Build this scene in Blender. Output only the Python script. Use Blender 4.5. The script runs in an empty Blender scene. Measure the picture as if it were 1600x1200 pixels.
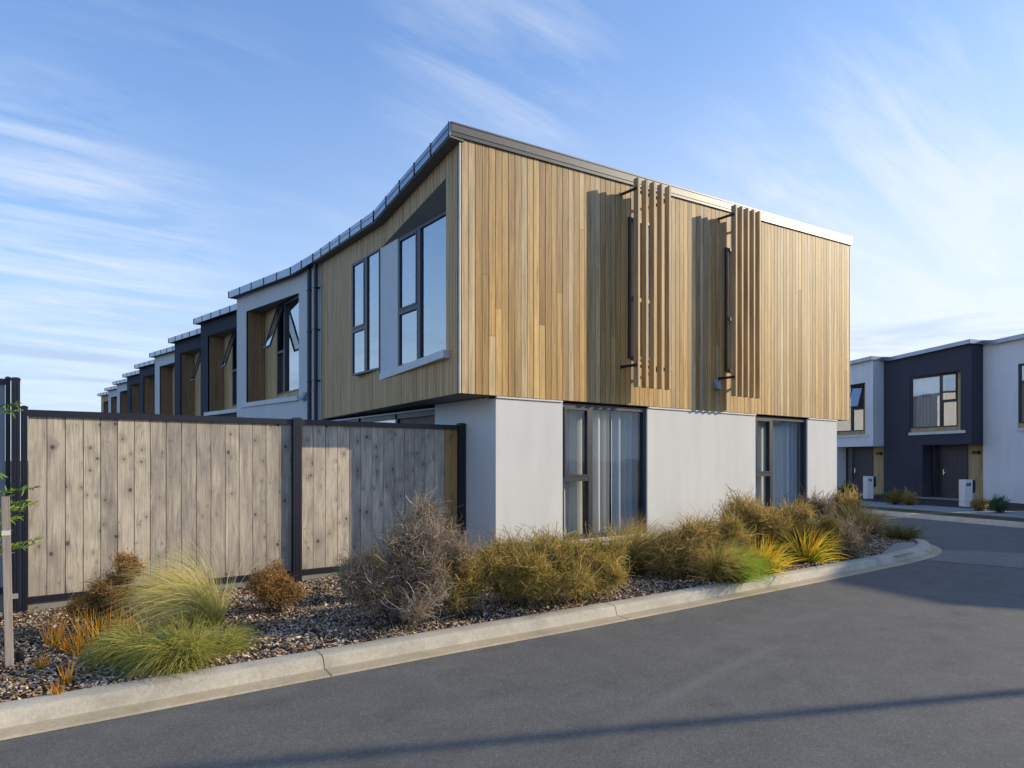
import bpy, bmesh, math, random
import numpy as np
from mathutils import Vector
R = math.radians
S = bpy.context.scene
C = S.collection
rng = np.random.default_rng(7)
random.seed(7)

# ------------------------------------------------------------------ frame of reference
# x runs along the end wall (away from the viewer), y along the terrace, z up; metres
F, H = 1041.0, 1.6
TH = math.atan2(1390, F)
U = (math.sin(TH), math.cos(TH)); V = (-math.cos(TH), math.sin(TH)); B0 = (-.682, 8.652)
def inv(X, Y):
    a, b = X - B0[0], Y - B0[1]
    return (a*U[0] + b*U[1], a*V[0] + b*V[1])
def gp(px, py, z=.1):                      # ground point read off the photograph
    Y = F*(H - z)/(py - 718); return inv((px - 800)/F*Y, Y)
CAM = inv(0, 0)
ELEV = R(19.8); AZ = math.atan2(-.413, .911)
SUN = Vector((math.cos(ELEV)*math.cos(AZ), math.cos(ELEV)*math.sin(AZ), math.sin(ELEV)))

# ------------------------------------------------------------------ object helpers
def tag(o, label=None, cat=None, group=None, kind=None):
    if label: o['label'] = label
    if cat: o['category'] = cat
    if group: o['group'] = group
    if kind: o['kind'] = kind
    return o
def empty(name, loc=(0, 0, 0)):
    o = bpy.data.objects.new(name, None); C.objects.link(o); o.location = loc
    o.empty_display_size = .2
    return o
class MB:
    def __init__(s): s.v = []; s.f = []
    def face(s, pts):
        n = len(s.v); s.v += [tuple(p) for p in pts]; s.f.append(tuple(range(n, n+len(pts))))
    def prism(s, a, b):                    # two matching rings of points
        n = len(s.v); k = len(a); s.v += [tuple(p) for p in a] + [tuple(p) for p in b]
        s.f.append(tuple(range(n+k-1, n-1, -1))); s.f.append(tuple(range(n+k, n+2*k)))
        for i in range(k):
            j = (i+1) % k; s.f.append((n+i, n+j, n+k+j, n+k+i))
    def box(s, x0, x1, y0, y1, z0, z1):
        s.prism([(x0, y0, z0), (x1, y0, z0), (x1, y1, z0), (x0, y1, z0)],
                [(x0, y0, z1), (x1, y0, z1), (x1, y1, z1), (x0, y1, z1)])
    def tube(s, pts, r, n=8):
        rings = []
        for i, p in enumerate(pts):
            p = Vector(p); a = Vector(pts[max(i-1, 0)]); b = Vector(pts[min(i+1, len(pts)-1)])
            d = (b-a).normalized(); x = d.cross(Vector((0, 0, 1)))
            if x.length < .01: x = Vector((1, 0, 0))
            x.normalize(); y = d.cross(x)
            rr = r[i] if hasattr(r, '__iter__') else r
            rings.append([p + x*math.cos(2*math.pi*k/n)*rr + y*math.sin(2*math.pi*k/n)*rr for k in range(n)])
        b = len(s.v)
        for g in rings: s.v += [tuple(q) for q in g]
        for i in range(len(rings)-1):
            for k in range(n):
                j = (k+1) % n; s.f.append((b+i*n+k, b+i*n+j, b+(i+1)*n+j, b+(i+1)*n+k))
        s.f.append(tuple(range(b, b+n))); s.f.append(tuple(range(b+(len(rings)-1)*n, b+len(rings)*n)))
    def build(s, name, m, parent=None, smooth=False, bevel=0, extra=None):
        nf = len(s.f)
        if extra:
            b = len(s.v); s.v = s.v+extra[0].v; s.f = s.f+[tuple(i+b for i in f) for f in extra[0].f]
        me = bpy.data.meshes.new(name); me.from_pydata(s.v, [], s.f)
        bm = bmesh.new(); bm.from_mesh(me); bmesh.ops.recalc_face_normals(bm, faces=bm.faces); bm.to_mesh(me); bm.free()
        me.materials.append(m)
        if extra:
            me.materials.append(extra[1])
            for p in me.polygons[nf:]: p.material_index = 1
        if smooth: me.polygons.foreach_set('use_smooth', [True]*len(me.polygons))
        o = bpy.data.objects.new(name, me); C.objects.link(o)
        if parent: o.parent = parent
        if bevel:
            md = o.modifiers.new('bevel', 'BEVEL'); md.width = bevel; md.segments = 2; md.limit_method = 'ANGLE'
        return o
class Fr:                                  # a wall's own frame: t along it, o outward, z up
    def __init__(s, p, d, n):
        l = math.hypot(*d); s.p = p; s.d = (d[0]/l, d[1]/l); l = math.hypot(*n); s.n = (n[0]/l, n[1]/l)
    def P(s, t, o, z): return (s.p[0]+t*s.d[0]+o*s.n[0], s.p[1]+t*s.d[1]+o*s.n[1], z)
    def box(s, mb, t0, t1, o0, o1, z0, z1):
        mb.prism([s.P(t0, o0, z0), s.P(t1, o0, z0), s.P(t1, o1, z0), s.P(t0, o1, z0)],
                 [s.P(t0, o0, z1), s.P(t1, o0, z1), s.P(t1, o1, z1), s.P(t0, o1, z1)])
    def slab(s, mb, poly, o0, o1):         # polygon in (t,z) given thickness
        mb.prism([s.P(t, o0, z) for t, z in poly], [s.P(t, o1, z) for t, z in poly])
    def quad(s, mb, t0, t1, z0, z1, o=0): mb.face([s.P(t0, o, z0), s.P(t1, o, z0), s.P(t1, o, z1), s.P(t0, o, z1)])

def raw_mesh(name, verts, faces, m, attr=None, parent=None):
    me = bpy.data.meshes.new(name)
    k = faces.shape[1]
    me.vertices.add(len(verts)); me.vertices.foreach_set('co', verts.astype(np.float32).ravel())
    me.loops.add(faces.size); me.loops.foreach_set('vertex_index', faces.astype(np.int32).ravel())
    me.polygons.add(len(faces))
    me.polygons.foreach_set('loop_start', np.arange(0, faces.size, k, dtype=np.int32))
    if attr is not None:
        a = me.attributes.new('h', 'FLOAT', 'POINT'); a.data.foreach_set('value', attr.astype(np.float32))
    me.update(calc_edges=True); me.validate()
    me.materials.append(m)
    o = bpy.data.objects.new(name, me); C.objects.link(o)
    if parent: o.parent = parent
    return o

# ------------------------------------------------------------------ materials
class NT:
    def __init__(s, name):
        s.m = bpy.data.materials.new(name); s.m.use_nodes = True; s.t = s.m.node_tree; s.t.nodes.clear()
        s.out = s.n('ShaderNodeOutputMaterial')
    def n(s, t, **k):
        o = s.t.nodes.new(t)
        for a, b in k.items(): setattr(o, a, b)
        return o
    def l(s, a, b): s.t.links.new(a, b)
    def setin(s, node, i, v):
        if isinstance(v, bpy.types.NodeSocket): s.l(v, node.inputs[i])
        else: node.inputs[i].default_value = v
    def math(s, op, a, b=0.0, c=0.0, clamp=False):
        o = s.n('ShaderNodeMath', operation=op, use_clamp=clamp)
        s.setin(o, 0, a); s.setin(o, 1, b)
        if op in ('MULTIPLY_ADD', 'SMOOTH_MIN', 'SMOOTH_MAX', 'WRAP'): s.setin(o, 2, c)
        return o.outputs[0]
    def vm(s, op, a, b):
        o = s.n('ShaderNodeVectorMath', operation=op); s.setin(o, 0, a); s.setin(o, 1, b); return o.outputs[0]
    def noise(s, vec, scale=1, detail=4, rough=.55, dist=0):
        o = s.n('ShaderNodeTexNoise'); s.l(vec, o.inputs['Vector']); o.inputs['Scale'].default_value = scale
        o.inputs['Detail'].default_value = detail; o.inputs['Roughness'].default_value = rough; o.inputs['Distortion'].default_value = dist
        return o.outputs[0]
    def coord(s): return s.n('ShaderNodeTexCoord').outputs['Object']
    def geo(s, k): return s.n('ShaderNodeNewGeometry').outputs[k]
    def ramp(s, fac, stops, interp='LINEAR'):
        o = s.n('ShaderNodeValToRGB'); s.setin(o, 0, fac); e = o.color_ramp.elements; o.color_ramp.interpolation = interp
        while len(e) < len(stops): e.new(.5)
        for k, (p, c) in enumerate(stops):
            e[k].position = p; e[k].color = (c[0], c[1], c[2], 1) if hasattr(c, '__iter__') else (c, c, c, 1)
        return o.outputs[0]
    def mix(s, fac, a, b, mode='MIX'):
        o = s.n('ShaderNodeMix', data_type='RGBA', blend_type=mode)
        s.setin(o, 0, fac)
        for i, v in ((6, a), (7, b)):
            s.setin(o, i, v if isinstance(v, bpy.types.NodeSocket) else (v[0], v[1], v[2], 1))
        return o.outputs[2]
    def comb(s, x, y, z):
        o = s.n('ShaderNodeCombineXYZ'); s.setin(o, 0, x); s.setin(o, 1, y); s.setin(o, 2, z); return o.outputs[0]
    def sep(s, v):
        o = s.n('ShaderNodeSeparateXYZ'); s.l(v, o.inputs[0]); return o.outputs
    def bump(s, h, strength=.3, dist=.01):
        o = s.n('ShaderNodeBump'); s.l(h, o.inputs['Height']); o.inputs['Strength'].default_value = strength; o.inputs['Distance'].default_value = dist
        return o.outputs[0]
    def pbr(s, col, rough=.6, metal=0, normal=None, spec=.5):
        o = s.n('ShaderNodeBsdfPrincipled')
        s.setin(o, 'Base Color', col if isinstance(col, bpy.types.NodeSocket) else (col[0], col[1], col[2], 1))
        s.setin(o, 'Roughness', rough); s.setin(o, 'Metallic', metal); s.setin(o, 'Specular IOR Level', spec)
        if normal: s.l(normal, o.inputs['Normal'])
        s.l(o.outputs[0], s.out.inputs[0]); return s.m

def mat_plain(name, col, rough=.5, metal=0, var=.12, scale=3.0, spec=.5, bump=0):
    t = NT(name); c = t.coord(); n = t.noise(c, scale, 5)
    k = t.ramp(n, [(.3, 1-var), (.7, 1+var)])
    col2 = t.mix(1.0, k, col, 'MULTIPLY')
    nb = t.bump(t.noise(c, 220, 3), bump, .004) if bump else None
    return t.pbr(col2, rough, metal, nb, spec)
def mat_render(name, col, var=.05):        # trowelled plaster
    t = NT(name); c = t.coord(); big = t.noise(c, .9, 4); st = t.noise(t.vm('MULTIPLY', c, (5, 5, .6)), 1, 4)
    k = t.math('ADD', t.math('MULTIPLY', big, .5), t.math('MULTIPLY', st, .5))
    col2 = t.mix(1.0, t.ramp(k, [(.35, 1-var), (.65, 1+var)]), col, 'MULTIPLY')
    z = t.sep(t.geo('Position'))[2]        # splash dirt along the foot
    dirt = t.math('MULTIPLY', t.ramp(z, [(.1, 1), (.75, 0)]), t.ramp(t.noise(t.vm('MULTIPLY', c, (6, 6, 2)), 1, 5), [(.45, 0), (.8, .3)]))
    col2 = t.mix(dirt, col2, (.33, .27, .2))
    nb = t.bump(t.noise(c, 160, 4, .7), .35, .004)
    return t.pbr(col2, .85, 0, nb, .25)
def mat_cladding(name, cols, var=.16, weather=.5):
    t = NT(name); c = t.coord(); rnd = t.geo('Random Per Island')
    off = t.vm('ADD', c, t.comb(t.math('MULTIPLY', rnd, 37.0), t.math('MULTIPLY', rnd, 91.0), t.math('MULTIPLY', rnd, 53.0)))
    base = t.ramp(rnd, [(i/(len(cols)-1), q) for i, q in enumerate(cols)])
    grain = t.noise(t.vm('MULTIPLY', off, (55, 55, 1.6)), 1, 5, .6, .4)
    fine = t.noise(t.vm('MULTIPLY', off, (190, 190, 7)), 1, 3, .6)
    streak = t.noise(t.vm('MULTIPLY', off, (9, 9, .7)), 1, 4)
    z = t.sep(t.geo('Position'))[2]
    wz = t.math('ADD', t.math('MULTIPLY', t.ramp(t.math('DIVIDE', z, 8.0), [(.42, 0), (.78, 1)]), .75), t.math('MULTIPLY', streak, .6))
    wf = t.math('MULTIPLY', t.ramp(wz, [(.3, 0), (1.0, 1)]), weather)
    col = t.mix(wf, base, (.40, .325, .235))
    mot = t.noise(t.vm('MULTIPLY', off, (16, 16, .9)), 1, 5, .65, .5)       # long tonal streaks inside each board
    col = t.mix(1.0, t.ramp(mot, [(.30, .66), (.5, 1.0), (.70, 1.26)]), col, 'MULTIPLY')
    g = t.math('ADD', t.math('MULTIPLY', grain, .65), t.math('MULTIPLY', fine, .35))
    col = t.mix(1.0, t.ramp(g, [(.32, 1-var*1.3), (.68, 1+var)]), col, 'MULTIPLY')
    return t.pbr(col, .62, 0, t.bump(g, .25, .004), .3)
def mat_fence(name, cols):
    t = NT(name); c = t.coord(); rnd = t.geo('Random Per Island'); x, y, z = t.sep(c)
    ox = t.math('MULTIPLY_ADD', rnd, 41.0, x); oz = t.math('MULTIPLY_ADD', rnd, 77.0, z)
    wob = t.noise(t.comb(t.math('MULTIPLY', ox, 7), t.math('MULTIPLY', oz, 1.2), 0), 1, 3)
    vo = t.n('ShaderNodeTexVoronoi', voronoi_dimensions='2D'); vo.inputs['Scale'].default_value = 4.4
    t.l(t.comb(t.math('MULTIPLY_ADD', wob, .05, ox), t.math('MULTIPLY', oz, .8), 0), vo.inputs['Vector'])
    d = vo.outputs['Distance']; sz = t.sep(vo.outputs['Color'])[0]
    kr = t.math('MULTIPLY', t.math('MAXIMUM', t.math('SUBTRACT', sz, .42), .001), .20)
    q = t.math('DIVIDE', d, kr)
    knot = t.ramp(q, [(.55, 1), (1.0, 0)]); halo = t.ramp(t.math('DIVIDE', q, 6.0), [(.1, 1), (1.0, 0)])
    gx = t.math('MULTIPLY_ADD', t.math('DIVIDE', .06, t.math('ADD', d, .08)), .05, t.math('MULTIPLY_ADD', wob, .05, ox))
    grain = t.noise(t.comb(t.math('MULTIPLY', gx, 85), 0, t.math('MULTIPLY', oz, 1.7)), 1, 4, .6)
    fine = t.noise(t.comb(t.math('MULTIPLY', ox, 260), 0, t.math('MULTIPLY', oz, 6)), 1, 3)
    blot = t.noise(t.comb(t.math('MULTIPLY', ox, 7), 0, t.math('MULTIPLY', oz, 1.6)), 1, 5, .6, .6)
    col = t.ramp(t.math('MULTIPLY_ADD', rnd, .55, t.math('MULTIPLY_ADD', blot, 1.5, -.52)), [(i/(len(cols)-1), q_) for i, q_ in enumerate(cols)])
    col = t.mix(1.0, t.ramp(t.math('ADD', t.math('MULTIPLY', grain, .7), t.math('MULTIPLY', fine, .3)), [(.34, .62), (.64, 1.2)]), col, 'MULTIPLY')
    col = t.mix(t.math('MULTIPLY', halo, t.math('MULTIPLY', blot, .9)), col, (.15, .13, .115))
    col = t.mix(t.math('MULTIPLY', knot, .85), col, (.06, .042, .033))
    v2 = t.n('ShaderNodeTexVoronoi', voronoi_dimensions='2D'); v2.inputs['Scale'].default_value = 6.3
    t.l(t.comb(t.math('MULTIPLY_ADD', wob, .04, t.math('ADD', ox, 3.7)), t.math('MULTIPLY', oz, .7), 0), v2.inputs['Vector'])
    s2 = t.sep(v2.outputs['Color'])[1]
    q2 = t.math('DIVIDE', v2.outputs['Distance'], t.math('MULTIPLY', t.math('MAXIMUM', t.math('SUBTRACT', s2, .55), .001), .22))
    col = t.mix(t.math('MULTIPLY', t.ramp(t.math('DIVIDE', q2, 5.0), [(.1, 1), (1, 0)]), .42), col, (.17, .145, .125))
    col = t.mix(t.math('MULTIPLY', t.ramp(q2, [(.5, 1), (1, 0)]), .75), col, (.09, .066, .05))
    smear = t.noise(t.comb(t.math('MULTIPLY', ox, 11), 0, t.math('MULTIPLY', oz, 2.4)), 1, 6, .68, 1.2)
    col = t.mix(t.ramp(smear, [(.52, 0), (.74, .55)]), col, (.15, .14, .135))
    low_dark = t.math('MULTIPLY', t.ramp(z, [(.24, 1), (.55, 0)]), t.ramp(blot, [(.35, 0), (.65, .5)]))  # patchy darker tone towards the bottom of the boards
    col = t.mix(low_dark, col, (.13, .12, .11))
    return t.pbr(col, .75, 0, t.bump(grain, .35, .004), .25)
def mat_glass(name, r0, tint=(.9, .95, 1.0), dens=1.0):
    t = NT(name); fr = t.n('ShaderNodeLayerWeight'); fr.inputs[0].default_value = .5      # both faces of the pane reflect alike
    fac = t.math('MULTIPLY_ADD', t.math('POWER', fr.outputs['Facing'], 4.0), 1-r0, r0, clamp=True)
    tr = t.n('ShaderNodeBsdfTransparent'); tr.inputs[0].default_value = (tint[0]*dens, tint[1]*dens, tint[2]*dens, 1)
    gl = t.n('ShaderNodeBsdfGlossy'); gl.inputs['Roughness'].default_value = .0; gl.inputs[0].default_value = (.93, .96, 1, 1)
    c = t.coord(); t.l(t.bump(t.noise(c, .9, 2), .025, .12), gl.inputs['Normal'])
    mx = t.n('ShaderNodeMixShader'); t.l(fac, mx.inputs[0]); t.l(tr.outputs[0], mx.inputs[1]); t.l(gl.outputs[0], mx.inputs[2])
    t.l(mx.outputs[0], t.out.inputs[0]); return t.m
def mat_blade(name, root, tips, transl=.35):
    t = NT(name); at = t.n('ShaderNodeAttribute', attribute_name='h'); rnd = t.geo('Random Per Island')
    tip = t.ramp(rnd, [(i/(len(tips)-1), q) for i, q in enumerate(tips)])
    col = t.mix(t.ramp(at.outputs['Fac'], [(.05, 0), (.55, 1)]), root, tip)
    r2 = t.math('FRACT', t.math('MULTIPLY', rnd, 17.3))
    col = t.mix(1.0, t.ramp(r2, [(0, .7), (1, 1.25)]), col, 'MULTIPLY')
    df = t.n('ShaderNodeBsdfPrincipled'); t.l(col, df.inputs['Base Color']); df.inputs['Roughness'].default_value = .55; df.inputs['Specular IOR Level'].default_value = .3
    tl = t.n('ShaderNodeBsdfTranslucent'); t.l(col, tl.inputs[0])
    mx = t.n('ShaderNodeMixShader'); mx.inputs[0].default_value = transl
    t.l(df.outputs[0], mx.inputs[1]); t.l(tl.outputs[0], mx.inputs[2]); t.l(mx.outputs[0], t.out.inputs[0]); return t.m
def mat_fabric(name, col):
    t = NT(name); c = t.coord()
    n = t.noise(t.vm('MULTIPLY', c, (300, 300, 40)), 1, 2)
    col2 = t.mix(1.0, t.ramp(n, [(.3, .9), (.7, 1.05)]), col, 'MULTIPLY')
    df = t.n('ShaderNodeBsdfDiffuse'); t.l(col2, df.inputs[0]); tl = t.n('ShaderNodeBsdfTranslucent'); t.l(col2, tl.inputs[0])
    mx = t.n('ShaderNodeMixShader'); mx.inputs[0].default_value = .45
    t.l(df.outputs[0], mx.inputs[1]); t.l(tl.outputs[0], mx.inputs[2]); t.l(mx.outputs[0], t.out.inputs[0]); return t.m
def mat_asphalt():
    t = NT('asphalt'); c = t.coord(); x, y, z = t.sep(c)
    big = t.noise(c, .35, 4); mid = t.noise(c, 3.0, 5, .6); ag = t.noise(c, 150, 2, .6)
    vo = t.n('ShaderNodeTexVoronoi'); vo.inputs['Scale'].default_value = 95; t.l(c, vo.inputs['Vector'])
    st = t.sep(vo.outputs['Color'])[0]
    col = t.mix(big, (.114, .112, .105), (.136, .132, .123))
    col = t.mix(1.0, t.ramp(mid, [(.35, .9), (.65, 1.08)]), col, 'MULTIPLY')
    col = t.mix(1.0, t.ramp(st, [(0, .82), (.75, 1.02), (1, 1.28)]), col, 'MULTIPLY')
    col = t.mix(1.0, t.ramp(ag, [(.3, .84), (.7, 1.16)]), col, 'MULTIPLY')
    oil = t.noise(t.vm('MULTIPLY', c, (.9, 1.6, 1)), 1, 6, .7)
    col = t.mix(1.0, t.ramp(oil, [(.30, .80), (.45, 1), (.62, 1.0), (.75, 1.12)]), col, 'MULTIPLY')
    # two pale tyre scuffs bending off the kerb, worn into the surface
    for (y0, k, w, x0, x1, a) in ((-4.05, .17, .05, -2.2, 1.2, .4), (-3.62, .13, .09, -1.0, 3.0, .22)):
        yy = t.math('MULTIPLY_ADD', t.math('POWER', t.math('ADD', x, 2.0), 2.0), -.035, t.math('MULTIPLY_ADD', x, k*1.6, y0))
        dd = t.math('ABSOLUTE', t.math('SUBTRACT', y, yy))
        m = t.math('MULTIPLY', t.ramp(t.math('DIVIDE', dd, w*2), [(0, 1), (1, 0)]),
                   t.math('MULTIPLY', t.ramp(t.math('DIVIDE', t.math('SUBTRACT', x, x0), x1-x0), [(0, 0), (.3, 1), (.7, 1), (1, 0)]), a))
        col = t.mix(m, col, (.19, .185, .17))
    dust = t.math('MULTIPLY', t.ramp(t.math('ABSOLUTE', t.math('ADD', y, 2.72)), [(0, 1), (.35, 0)]), t.ramp(mid, [(.45, 0), (.75, .35)]))
    col = t.mix(dust, col, (.2, .175, .14))
    hb = t.math('ADD', t.math('MULTIPLY', ag, .6), t.math('MULTIPLY', st, .5))
    return t.pbr(col, .82, 0, t.bump(hb, .6, .006), .35)
def mat_concrete(name, col, var=.16, warm=(.3, .24, .16), stain=.5):
    t = NT(name); c = t.coord()
    b = t.noise(c, 1.6, 6, .65); f = t.noise(c, 45, 4, .7); sp = t.noise(c, 7, 5, .6)
    cc = t.mix(1.0, t.ramp(b, [(.3, 1-var), (.7, 1+var)]), col, 'MULTIPLY')
    cc = t.mix(t.math('MULTIPLY', t.ramp(sp, [(.5, 0), (.78, 1)]), stain), cc, warm)
    cc = t.mix(1.0, t.ramp(f, [(.3, .86), (.7, 1.1)]), cc, 'MULTIPLY')
    return t.pbr(cc, .85, 0, t.bump(t.math('ADD', f, t.math('MULTIPLY', b, .6)), .4, .006), .25)
def mat_island(name, cols, rough=.8, spec=.2):
    t = NT(name); rnd = t.geo('Random Per Island')
    col = t.ramp(rnd, [(i/(len(cols)-1), q) for i, q in enumerate(cols)])
    n = t.noise(t.coord(), 90, 3); col = t.mix(1.0, t.ramp(n, [(.3, .75), (.7, 1.2)]), col, 'MULTIPLY')
    return t.pbr(col, rough, 0, None, spec)

M = {}
M['white'] = mat_render('white_render', (.63, .62, .60))
M['pale'] = mat_render('pale_render', (.66, .67, .70))
M['navy'] = mat_render('charcoal_render', (.050, .052, .072), .08)
M['clad'] = mat_cladding('cedar_cladding', [(.25, .130, .044), (.52, .315, .105), (.34, .195, .065), (.62, .395, .145), (.35, .23, .11), (.55, .405, .24), (.43, .25, .077), (.65, .47, .26), (.28, .157, .056), (.56, .345, .115)], .27, .42)
M['cladL'] = mat_cladding('cedar_shade_lift', [(.45, .275, .125), (.56, .35, .155), (.51, .33, .16), (.59, .38, .175)], .16, .3)  # same cedar, redder and brighter: lift for the shaded side put into its colour
M['cladR'] = mat_cladding('cedar_entry_cladding', [(.34, .25, .125), (.42, .315, .165), (.38, .29, .16)], .14, .4)
M['lining'] = mat_cladding('cedar_lining', [(.25, .14, .068), (.31, .18, .085), (.28, .16, .08)], .14, .15)
M['batten'] = mat_cladding('cedar_batten', [(.42, .29, .15), (.52, .37, .195), (.48, .35, .20)], .16, .5)
M['back'] = mat_plain('cavity_wrap', (.02, .016, .012), .9)
M['alu'] = mat_plain('dark_joinery', (.022, .024, .036), .38, 0, .1, 3, .5)
M['steel'] = mat_plain('dark_steel', (.018, .018, .026), .5)
M['fpost'] = mat_plain('fence_post_paint', (.012, .012, .022), .42)
M['fascia'] = mat_plain('fascia_metal', (.085, .085, .095), .46, .4, .1, 2)
M['gutter'] = mat_plain('gutter_metal', (.27, .30, .36), .3, .85, .12, 2)
M['soffit'] = mat_plain('soffit_paint', (.14, .135, .13), .7)
M['roofing'] = mat_plain('roofing_metal', (.06, .065, .075), .45, .4)
M['flash'] = mat_plain('pale_flashing', (.58, .57, .55), .5)
M['greyp'] = mat_plain('grey_panel_paint', (.60, .60, .61), .6, 0, .04)
M['sill'] = mat_plain('sill_metal', (.55, .56, .58), .45, 0, .06)
M['glassU'] = mat_glass('coated_glass', .42)
M['glassR'] = mat_glass('street_glass', .34)
M['glassL'] = mat_glass('clear_glass', .05, (.95, .97, .98))
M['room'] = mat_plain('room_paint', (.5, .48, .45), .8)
M['dim'] = mat_plain('dim_interior', (.16, .14, .11), .8)  # darker copy of the room walls, with the unlit look put into the colour
M['curtain'] = mat_fabric('curtain_fabric', (.86, .84, .77))
M['sheer'] = mat_fabric('grey_curtain_fabric', (.58, .64, .69))
M['asphalt'] = mat_asphalt()
M['kerb'] = mat_concrete('kerb_concrete', (.47, .42, .335), .22)
M['lip'] = mat_concrete('channel_concrete', (.45, .365, .245), .2)
M['foot'] = mat_concrete('footpath_concrete', (.27, .27, .27), .1, (.2, .19, .17), .3)
M['paver'] = mat_concrete('threshold_concrete', (.20, .19, .175), .12, (.12, .11, .1), .4)
M['plinth'] = mat_concrete('plinth_concrete', (.25, .24, .215), .2, (.16, .15, .12), .5)
M['soil'] = mat_concrete('bark_soil', (.055, .042, .032), .35, (.03, .022, .016), .6)
M['chip'] = mat_island('bark_chip', [(.05, .030, .018), (.12, .075, .042), (.26, .16, .088), (.38, .265, .17), (.50, .37, .26), (.18, .115, .07), (.66, .53, .41), (.78, .67, .55), (.40, .24, .12), (.58, .40, .23), (.08, .05, .03)])
M['turf'] = mat_concrete('turf', (.055, .06, .02), .3, (.1, .075, .035), .7)
M['earth'] = mat_concrete('earth', (.09, .085, .05), .25, (.06, .07, .03), .7)
M['fence'] = mat_fence('weathered_fence_board', [(.25, .215, .18), (.36, .31, .26), (.46, .39, .315), (.58, .50, .395), (.47, .385, .28)])
M['fenceN'] = mat_fence('fresh_fence_board', [(.36, .20, .075), (.44, .26, .10), (.48, .29, .12)])
M['fsheet'] = mat_plain('grey_fence_sheet', (.22, .25, .29), .5)
M['stake'] = mat_cladding('stake_timber', [(.33, .27, .235), (.38, .32, .28)], .2, .2)
M['strap'] = mat_plain('white_strap', (.6, .58, .52), .7)
M['galv'] = mat_plain('galvanised', (.45, .45, .44), .45, .6)
M['black'] = mat_plain('black_plastic', (.012, .012, .014), .45)
M['door'] = mat_plain('door_paint', (.045, .044, .055), .5)
M['chrome'] = mat_plain('brushed_steel', (.7, .7, .7), .25, 1)
M['mail'] = mat_plain('letterbox_paint', (.66, .67, .70), .6, 0, .04)
M['hood'] = mat_plain('vent_hood_paint', (.27, .29, .33), .5)
M['lamp_grey'] = mat_plain('lamp_post_paint', (.25, .26, .27), .45, .3)
M['lens'] = mat_plain('lamp_lens', (.6, .6, .58), .3)

# ------------------------------------------------------------------ shared builders
def boards(fr, name, m, parent, t0, t1, zlo, zhi, holes=None, w=.109, gap=.009, depth=.02, o=0.0, split=.0, back=True):
    """vertical boards; zlo/zhi: functions of t; holes(t) -> (z0,z1) or None"""
    mb = MB(); n = max(1, round((t1-t0)/w)); w = (t1-t0)/n
    for i in range(n):
        a, b = t0+i*w+gap/2, t0+(i+1)*w-gap/2; mid = (a+b)/2
        hz = holes(mid) if holes else None
        spans = [(zlo(mid), None)] if not hz else [(zlo(mid), hz[0]), (hz[1], None)]
        for z0, z1 in spans:
            if z1 is not None and z1-z0 < .02: continue
            cuts = [z0]
            if random.random() < split:
                zz = z0+random.uniform(.2, .8)*((z1 or zhi(mid))-z0); cuts.append(zz)
            cuts.append(z1)
            dd = random.uniform(-.0015, .0015)
            for k in range(len(cuts)-1):
                lo, hi = cuts[k], cuts[k+1]
                if k: lo += .003
                if callable(hz): pass
                za, zb = (zhi(a), zhi(b)) if hi is None else (hi, hi)
                fr.slab(mb, [(a, lo), (b, lo), (b, zb), (a, za)], o-depth+dd, o+dd)
    return mb.build(name, m, parent)
def bars(fr, name, m, parent, rects, o0, o1, bevel=.004):
    mb = MB()
    for (a, b, z0, z1) in rects: fr.box(mb, a, b, o0, o1, z0, z1)
    return mb.build(name, m, parent, bevel=0)
def window(fr, parent, t0, t1, z0, z1, tm, zt, narrow='lo', o=0.0, fw=.05, d=.09, glass='glassU', mw=.07, label=None, pd=.04):
    """frame with one mullion at tm and a transom at zt across the narrow light; panes are sub-parts"""
    mb = MB(); h = d
    fr.box(mb, t0, t0+fw, o-h, o, z0, z1); fr.box(mb, t1-fw, t1, o-h, o, z0, z1)
    fr.box(mb, t0+fw, t1-fw, o-h, o-.002, z0, z0+fw); fr.box(mb, t0+fw, t1-fw, o-h, o-.002, z1-fw, z1)
    fr.box(mb, tm-mw/2, tm+mw/2, o-h, o+.006, z0+fw, z1-fw)
    na, nb = (t0+fw, tm-mw/2) if narrow == 'lo' else (tm+mw/2, t1-fw)
    if zt: fr.box(mb, na, nb, o-h, o+.004, zt-.035, zt+.035)
    w = mb.build('window', M['alu'], parent)
    if label: w['label'] = label
    g = MB()
    ba, bb = (tm+mw/2, t1-fw) if narrow == 'lo' else (t0+fw, tm-mw/2)
    fr.quad(g, ba, bb, z0+fw, z1-fw, o-pd); g.build('pane', M[glass], w)
    if zt:
        g = MB(); fr.quad(g, na, nb, z0+fw, zt-.035, o-pd); g.build('pane', M[glass], w)
        # opening sash: a slim inner frame
        s_ = MB(); e = .03
        fr.box(s_, na, na+e, o-h*.7, o+.012, zt+.035, z1-fw); fr.box(s_, nb-e, nb, o-h*.7, o+.012, zt+.035, z1-fw)
        fr.box(s_, na+e, nb-e, o-h*.7, o+.011, zt+.035, zt+.035+e); fr.box(s_, na+e, nb-e, o-h*.7, o+.011, z1-fw-e, z1-fw)
        s_.build('sash', M['alu'], w)
        g = MB(); fr.quad(g, na+e, nb-e, zt+.035+e, z1-fw-e, o-pd*.5); g.build('pane', M[glass], w)
    return w
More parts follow.
